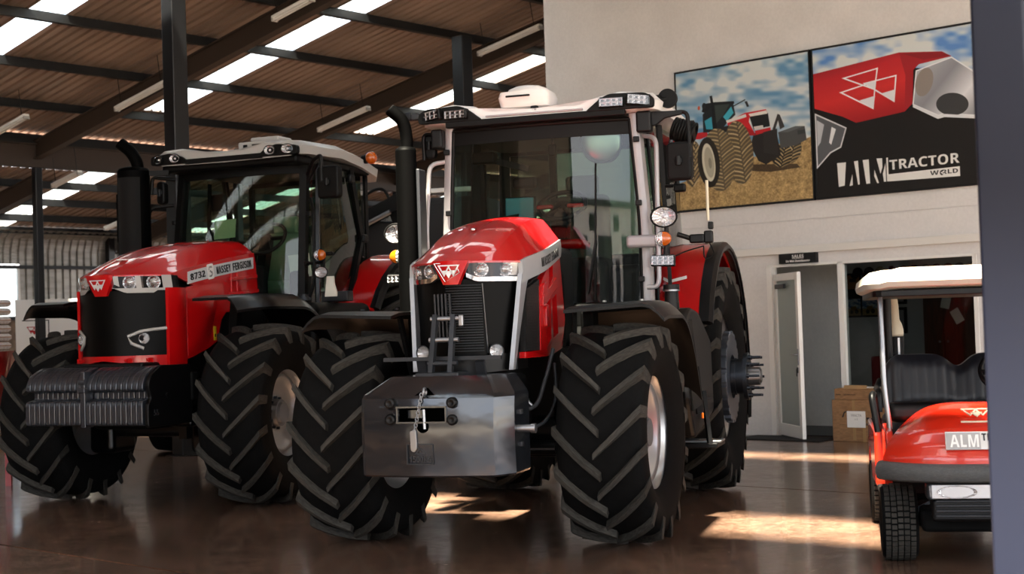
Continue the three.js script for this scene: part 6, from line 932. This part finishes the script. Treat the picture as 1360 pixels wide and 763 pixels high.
// ---------- strip lights under the roof ----------
function onRoof(px, py, off, drop = 0) { const d = pixRay(px, py), du = d.x * SU[0] + d.z * SU[1], t = (ROOF0 - drop - off + SLOPE * UB - 1.52) / (d.y + SLOPE * du); const p = d.multiplyScalar(t); return [p.x * SU[0] + p.z * SU[1], p.y + 1.52, p.x * SV[0] + p.z * SV[1]]; }
for (const [x0, y0, x1, y1, drop, l] of [[156, 144, 219, 108, 0, 'long white strip light under the roof, behind the column over the numbered tractor'], [364, 24, 414, -4, 0, 'white strip light up by the rafter between the two tall columns'], [425, 172, 488, 142, 0, 'white strip light low on the rafter over the gap between the tractors'], [638, 71, 716, 33, 0, 'white strip light beside the rafter at the corner of the white wall'], [-25, 188, 35, 153, 0, 'white strip light beyond the thin column, high on the near roof'], [72, 246, 105, 228, DROP, 'short white strip light under the lower back roof, by the thin column'], [143, 303, 166, 290, DROP, 'short white strip light under the lower back roof, behind the black muffler']]) {
  const off = 0.5, a = onRoof(x0, y0, off, drop), b = onRoof(x1, y1, off, drop), du = a[0] - b[0], dy = b[1] - a[1], L = Math.hypot(du, dy), t = thing('strip_light', l, 'light fitting', 'strip lights under the roof');
  t.position.copy(UV((a[0] + b[0]) / 2, (a[2] + b[2]) / 2, (a[1] + b[1]) / 2)); t.rotation.order = 'YXZ'; t.rotation.y = TW; t.rotation.x = -Math.atan2(dy, du);
  mesh('housing', rb(0.1, 0.05, L, 0.01, 0, 0, 0), M.white, t); mesh('tube', [cy('z', 0.014, 0.014, L * 0.96, 0.028, -0.04, 0, 10), cy('z', 0.014, 0.014, L * 0.96, -0.028, -0.04, 0, 10)], M.roofWhite, t); for (const z of [-1, 1]) mesh('end_cap', bx(0.1, 0.05, 0.03, 0, -0.035, z * (L / 2 - 0.015)), M.roofGrey, t);
  for (const z of [-0.4, 0.4]) mesh('hanger', cy('y', 0.006, 0.006, 0.46, 0, 0.24, z * L, 6), M.steelDark, t);
}
// ---------- back of the shed ----------
{ const t = thing('farm_machine', 'tall black farm machine with a yellow mark standing behind the two tractors', 'machine'); t.position.set(-2.05, 0, -19.6); t.rotation.y = -0.28;
  mesh('body', [prism(roundPts([[-0.5, 0.5], [1.7, 0.5], [1.75, 3.3], [0.72, 3.3], [0.66, 3.2], [0.55, 2.8], [0.5, 3.0], [0.05, 3.05], [-0.4, 2.9], [-0.55, 2.3]], 0.08), -1.6, 0, 'xy', 0.03)], M.tarp, t);
  mesh('boom', [bar([-0.55, 2.75, 0.12], [0.6, 3.28, 0.05], 0.16, 0.2), bar([0.5, 3.25, 0.05], [0.62, 2.9, 0.05], 0.1, 0.2)], M.satin, t); mesh('ram', [rod([-0.35, 2.74, 0.25], [0.5, 3.12, 0.2], 0.035), cy('x', 0.06, 0.06, 0.1, -0.32, 2.72, 0.25, 14)], M.steel, t);
  mesh('cab_post', [bar([-0.3, 2.8, -0.3], [-0.3, 3.85, -0.35], 0.16, 0.16), bar([0.42, 2.9, -0.6], [0.42, 3.9, -0.6], 0.16, 0.16)], M.castGrey, t); mesh('pale_panel', prism(roundPts([[-0.1, 2.9], [0.62, 2.95], [0.62, 3.42], [0.3, 3.4]], 0.1), -0.9, -0.8, 'xy', 0.01), M.greyPaint, t);
  mesh('yellow_mark', prism([[0.42, 2.75], [0.72, 2.75], [0.72, 3.05]], 0.005, 0.03, 'xy'), M.orange, t); mesh('hose', tube([[-0.1, 3.0, 0.1], [0.1, 3.35, 0.15], [0.35, 3.45, 0.1], [0.5, 3.2, 0.1]], 0.02, 8, 20), M.satin, t);
  mesh('side_panel', [rbb(0.85, 1.2, 0.6, 3.22, 0, 0.03, 0.01), rbb(1.25, 1.7, 0.6, 3.22, 0, 0.03, 0.01)], M.tarp, t); mesh('top_rail', rbb(0.75, 1.75, 3.36, 3.42, -0.05, 0.05, 0.01), M.white, t);
  for (const [x, z] of [[-0.2, -0.2], [1.5, -0.2], [-0.2, -1.3], [1.5, -1.3]]) mesh('tyre', lathe([[0.25, -0.16], [0.45, -0.18], [0.55, -0.13], [0.57, 0], [0.55, 0.13], [0.45, 0.18], [0.25, 0.16]], 32, 'x').translate(x, 0.57, z), M.rubber, t); }
{ // bagged feed on a pallet
  const pal = thing('pallet', 'wooden pallet under the stack of wrapped bags', 'pallet'); const U0 = 20.0, Vb = 10.25; place(pal, U0, Vb); for (let i = 0; i < 6; i++) mesh('deck_board', bx(1.2, 0.02, 0.12, 0, 0.13, -0.5 + i * 0.2), M.cardTape, pal); for (const z of [-0.5, 0, 0.5]) mesh('bearer', bx(1.2, 0.12, 0.1, 0, 0.06, z), M.cardTape, pal);
  const pil = g => { const p = g.attributes.position; for (let i = 0; i < p.count; i++) { const x = p.getX(i) / 0.29, z = p.getZ(i) / 0.24; p.setY(i, p.getY(i) * (1 - 0.45 * Math.max(Math.abs(x), Math.abs(z)) ** 5)); } g.computeVertexNormals(); return g; }, bag = pil(new RoundedBoxGeometry(0.58, 0.125, 0.48, 5, 0.05));
  for (let l = 0; l < 16; l++) for (let i = 0; i < 2; i++) for (let j = 0; j < 2; j++) { const b = mesh('feed_bag', bag, M.bag); place(b, U0 - 0.25 + j * 0.5 + (rnd() - 0.5) * 0.008, Vb - 0.3 + i * 0.6 + (rnd() - 0.5) * 0.008, 0.204 + l * 0.1255, (rnd() - 0.5) * 0.02); tag(b, `pale wrapped feed bag in layer ${['one', 'two', 'three', 'four', 'five', 'six', 'seven', 'eight', 'nine', 'ten', 'eleven', 'twelve', 'thirteen', 'fourteen', 'fifteen', 'sixteen'][15 - l]} from the top, ${j ? 'back-wall' : 'tractor-side'} row, ${i ? 'column' : 'outer'} end`, 'bag', 'feed bags stacked on the pallet'); } }
{ const t = thing('banner_board', 'white board printed with dark letters and a triangle emblem behind the thin column', 'sign'), a = onV(20, 398, 14.2), p = UV(a.u, 14.2); t.position.copy(p); t.rotation.y = 0.3; mesh('board', bb(0.0, 1.3, 0.0, 2.32, 0, 0.04), M.white, t); mesh('board_lettering', [lettering('ORN T', 0.36, 0.1, 0.004).translate(0.38, 2.06, 0.041)], M.ink, t); mesh('emblem', emblem(0.28, 0.004).translate(0.34, 1.72, 0.041), M.red, t); mesh('border', [bb(0.12, 0.62, 1.9, 1.92, 0.04, 0.043), bb(0.6, 0.62, 1.5, 1.9, 0.04, 0.043)], M.ink, t); }
{ const t = thing('red_implement', 'red steel implement frame at the edge of the shed beside the feed bags', 'implement'); t.position.set(-5.75, 0, -14.6); t.rotation.y = 0.1; mesh('hopper', loft([[1.42, 0.5, 0.4], [1.3, 0.5, 0.4], [0.7, 0.42, 0.3], [0.45, 0.2, 0.15]].map(([y, a, b]) => roundPts([[-a, -b], [a, -b], [a, b], [-a, b]], 0.05, 2).map(p => [p[0], y, p[1]])), true, true, 0.5), M.red, t); for (const [x, z] of [[-0.42, -0.32], [0.42, -0.32], [-0.42, 0.32], [0.42, 0.32]]) mesh('leg', bar([x, 0, z], [x, 1.2, z], 0.06, 0.06), M.red, t); }
{ const t = thing('trailer', 'low black trailer on fat tyres parked behind the numbered tractor', 'trailer'); t.position.set(-4.0, 0, -18.75); t.rotation.y = -0.08; mesh('deck', [rbb(-0.75, 0.95, 0.95, 1.2, -1.5, 0.3, 0.03), rbb(-0.4, 0.4, 0.7, 0.95, -1.4, 0.2, 0.03)], M.mattBlack, t); for (const x of [-0.55, 0.75]) { const w = mesh('tyre', lathe([[0.26, -0.2], [0.48, -0.23], [0.58, -0.18], [0.6, 0], [0.58, 0.18], [0.48, 0.23], [0.26, 0.2]], 40, 'x').translate(x, 0.6, 0), M.rubber, t); mesh('rim', lathe([[0.27, 0.17], [0.22, 0.05], [0, 0.05], [0, -0.05], [0.22, -0.05], [0.27, -0.17]], 28, 'x').translate(x, 0.6, 0), M.castGrey, w); } mesh('axle', cy('x', 0.05, 0.05, 1.3, 0.1, 0.6, 0, 14), M.mattBlack, t); }
// buildings across the yard, mirrored in the glass: a tall brick shed and a low white one beside it
{ const g = structGroup('yard_buildings'); mesh('brick_wall', uvBox(bb(-34, -33.7, 0, 9, -26, 6), 0.5), M.brick, g); mesh('white_wall', bb(-34, -33.7, 0, 4.6, 6.2, 42), M.plaster, g); mesh('roof_edge', bb(-34.2, -33.5, 9, 9.3, -26.2, 6.2), M.castGrey, g); mesh('roof_edge', bb(-34.2, -33.5, 4.6, 4.9, 6.2, 42.2), M.castGrey, g);
  for (let k = 0; k < 11; k++) { mesh('shutter', bb(-33.7, -33.64, 0, 3.4, -24 + k * 6, -20.6 + k * 6), M.castGrey, g); mesh('window', bb(-33.7, -33.66, 3.6, 4.3, -20 + k * 6, -18.6 + k * 6), M.blackGloss, g); mesh('door', bb(-33.7, -33.66, 0, 2.4, -19.8 + k * 6, -18.7 + k * 6), M.columnBlue, g); } }

renderer.render(scene, camera);
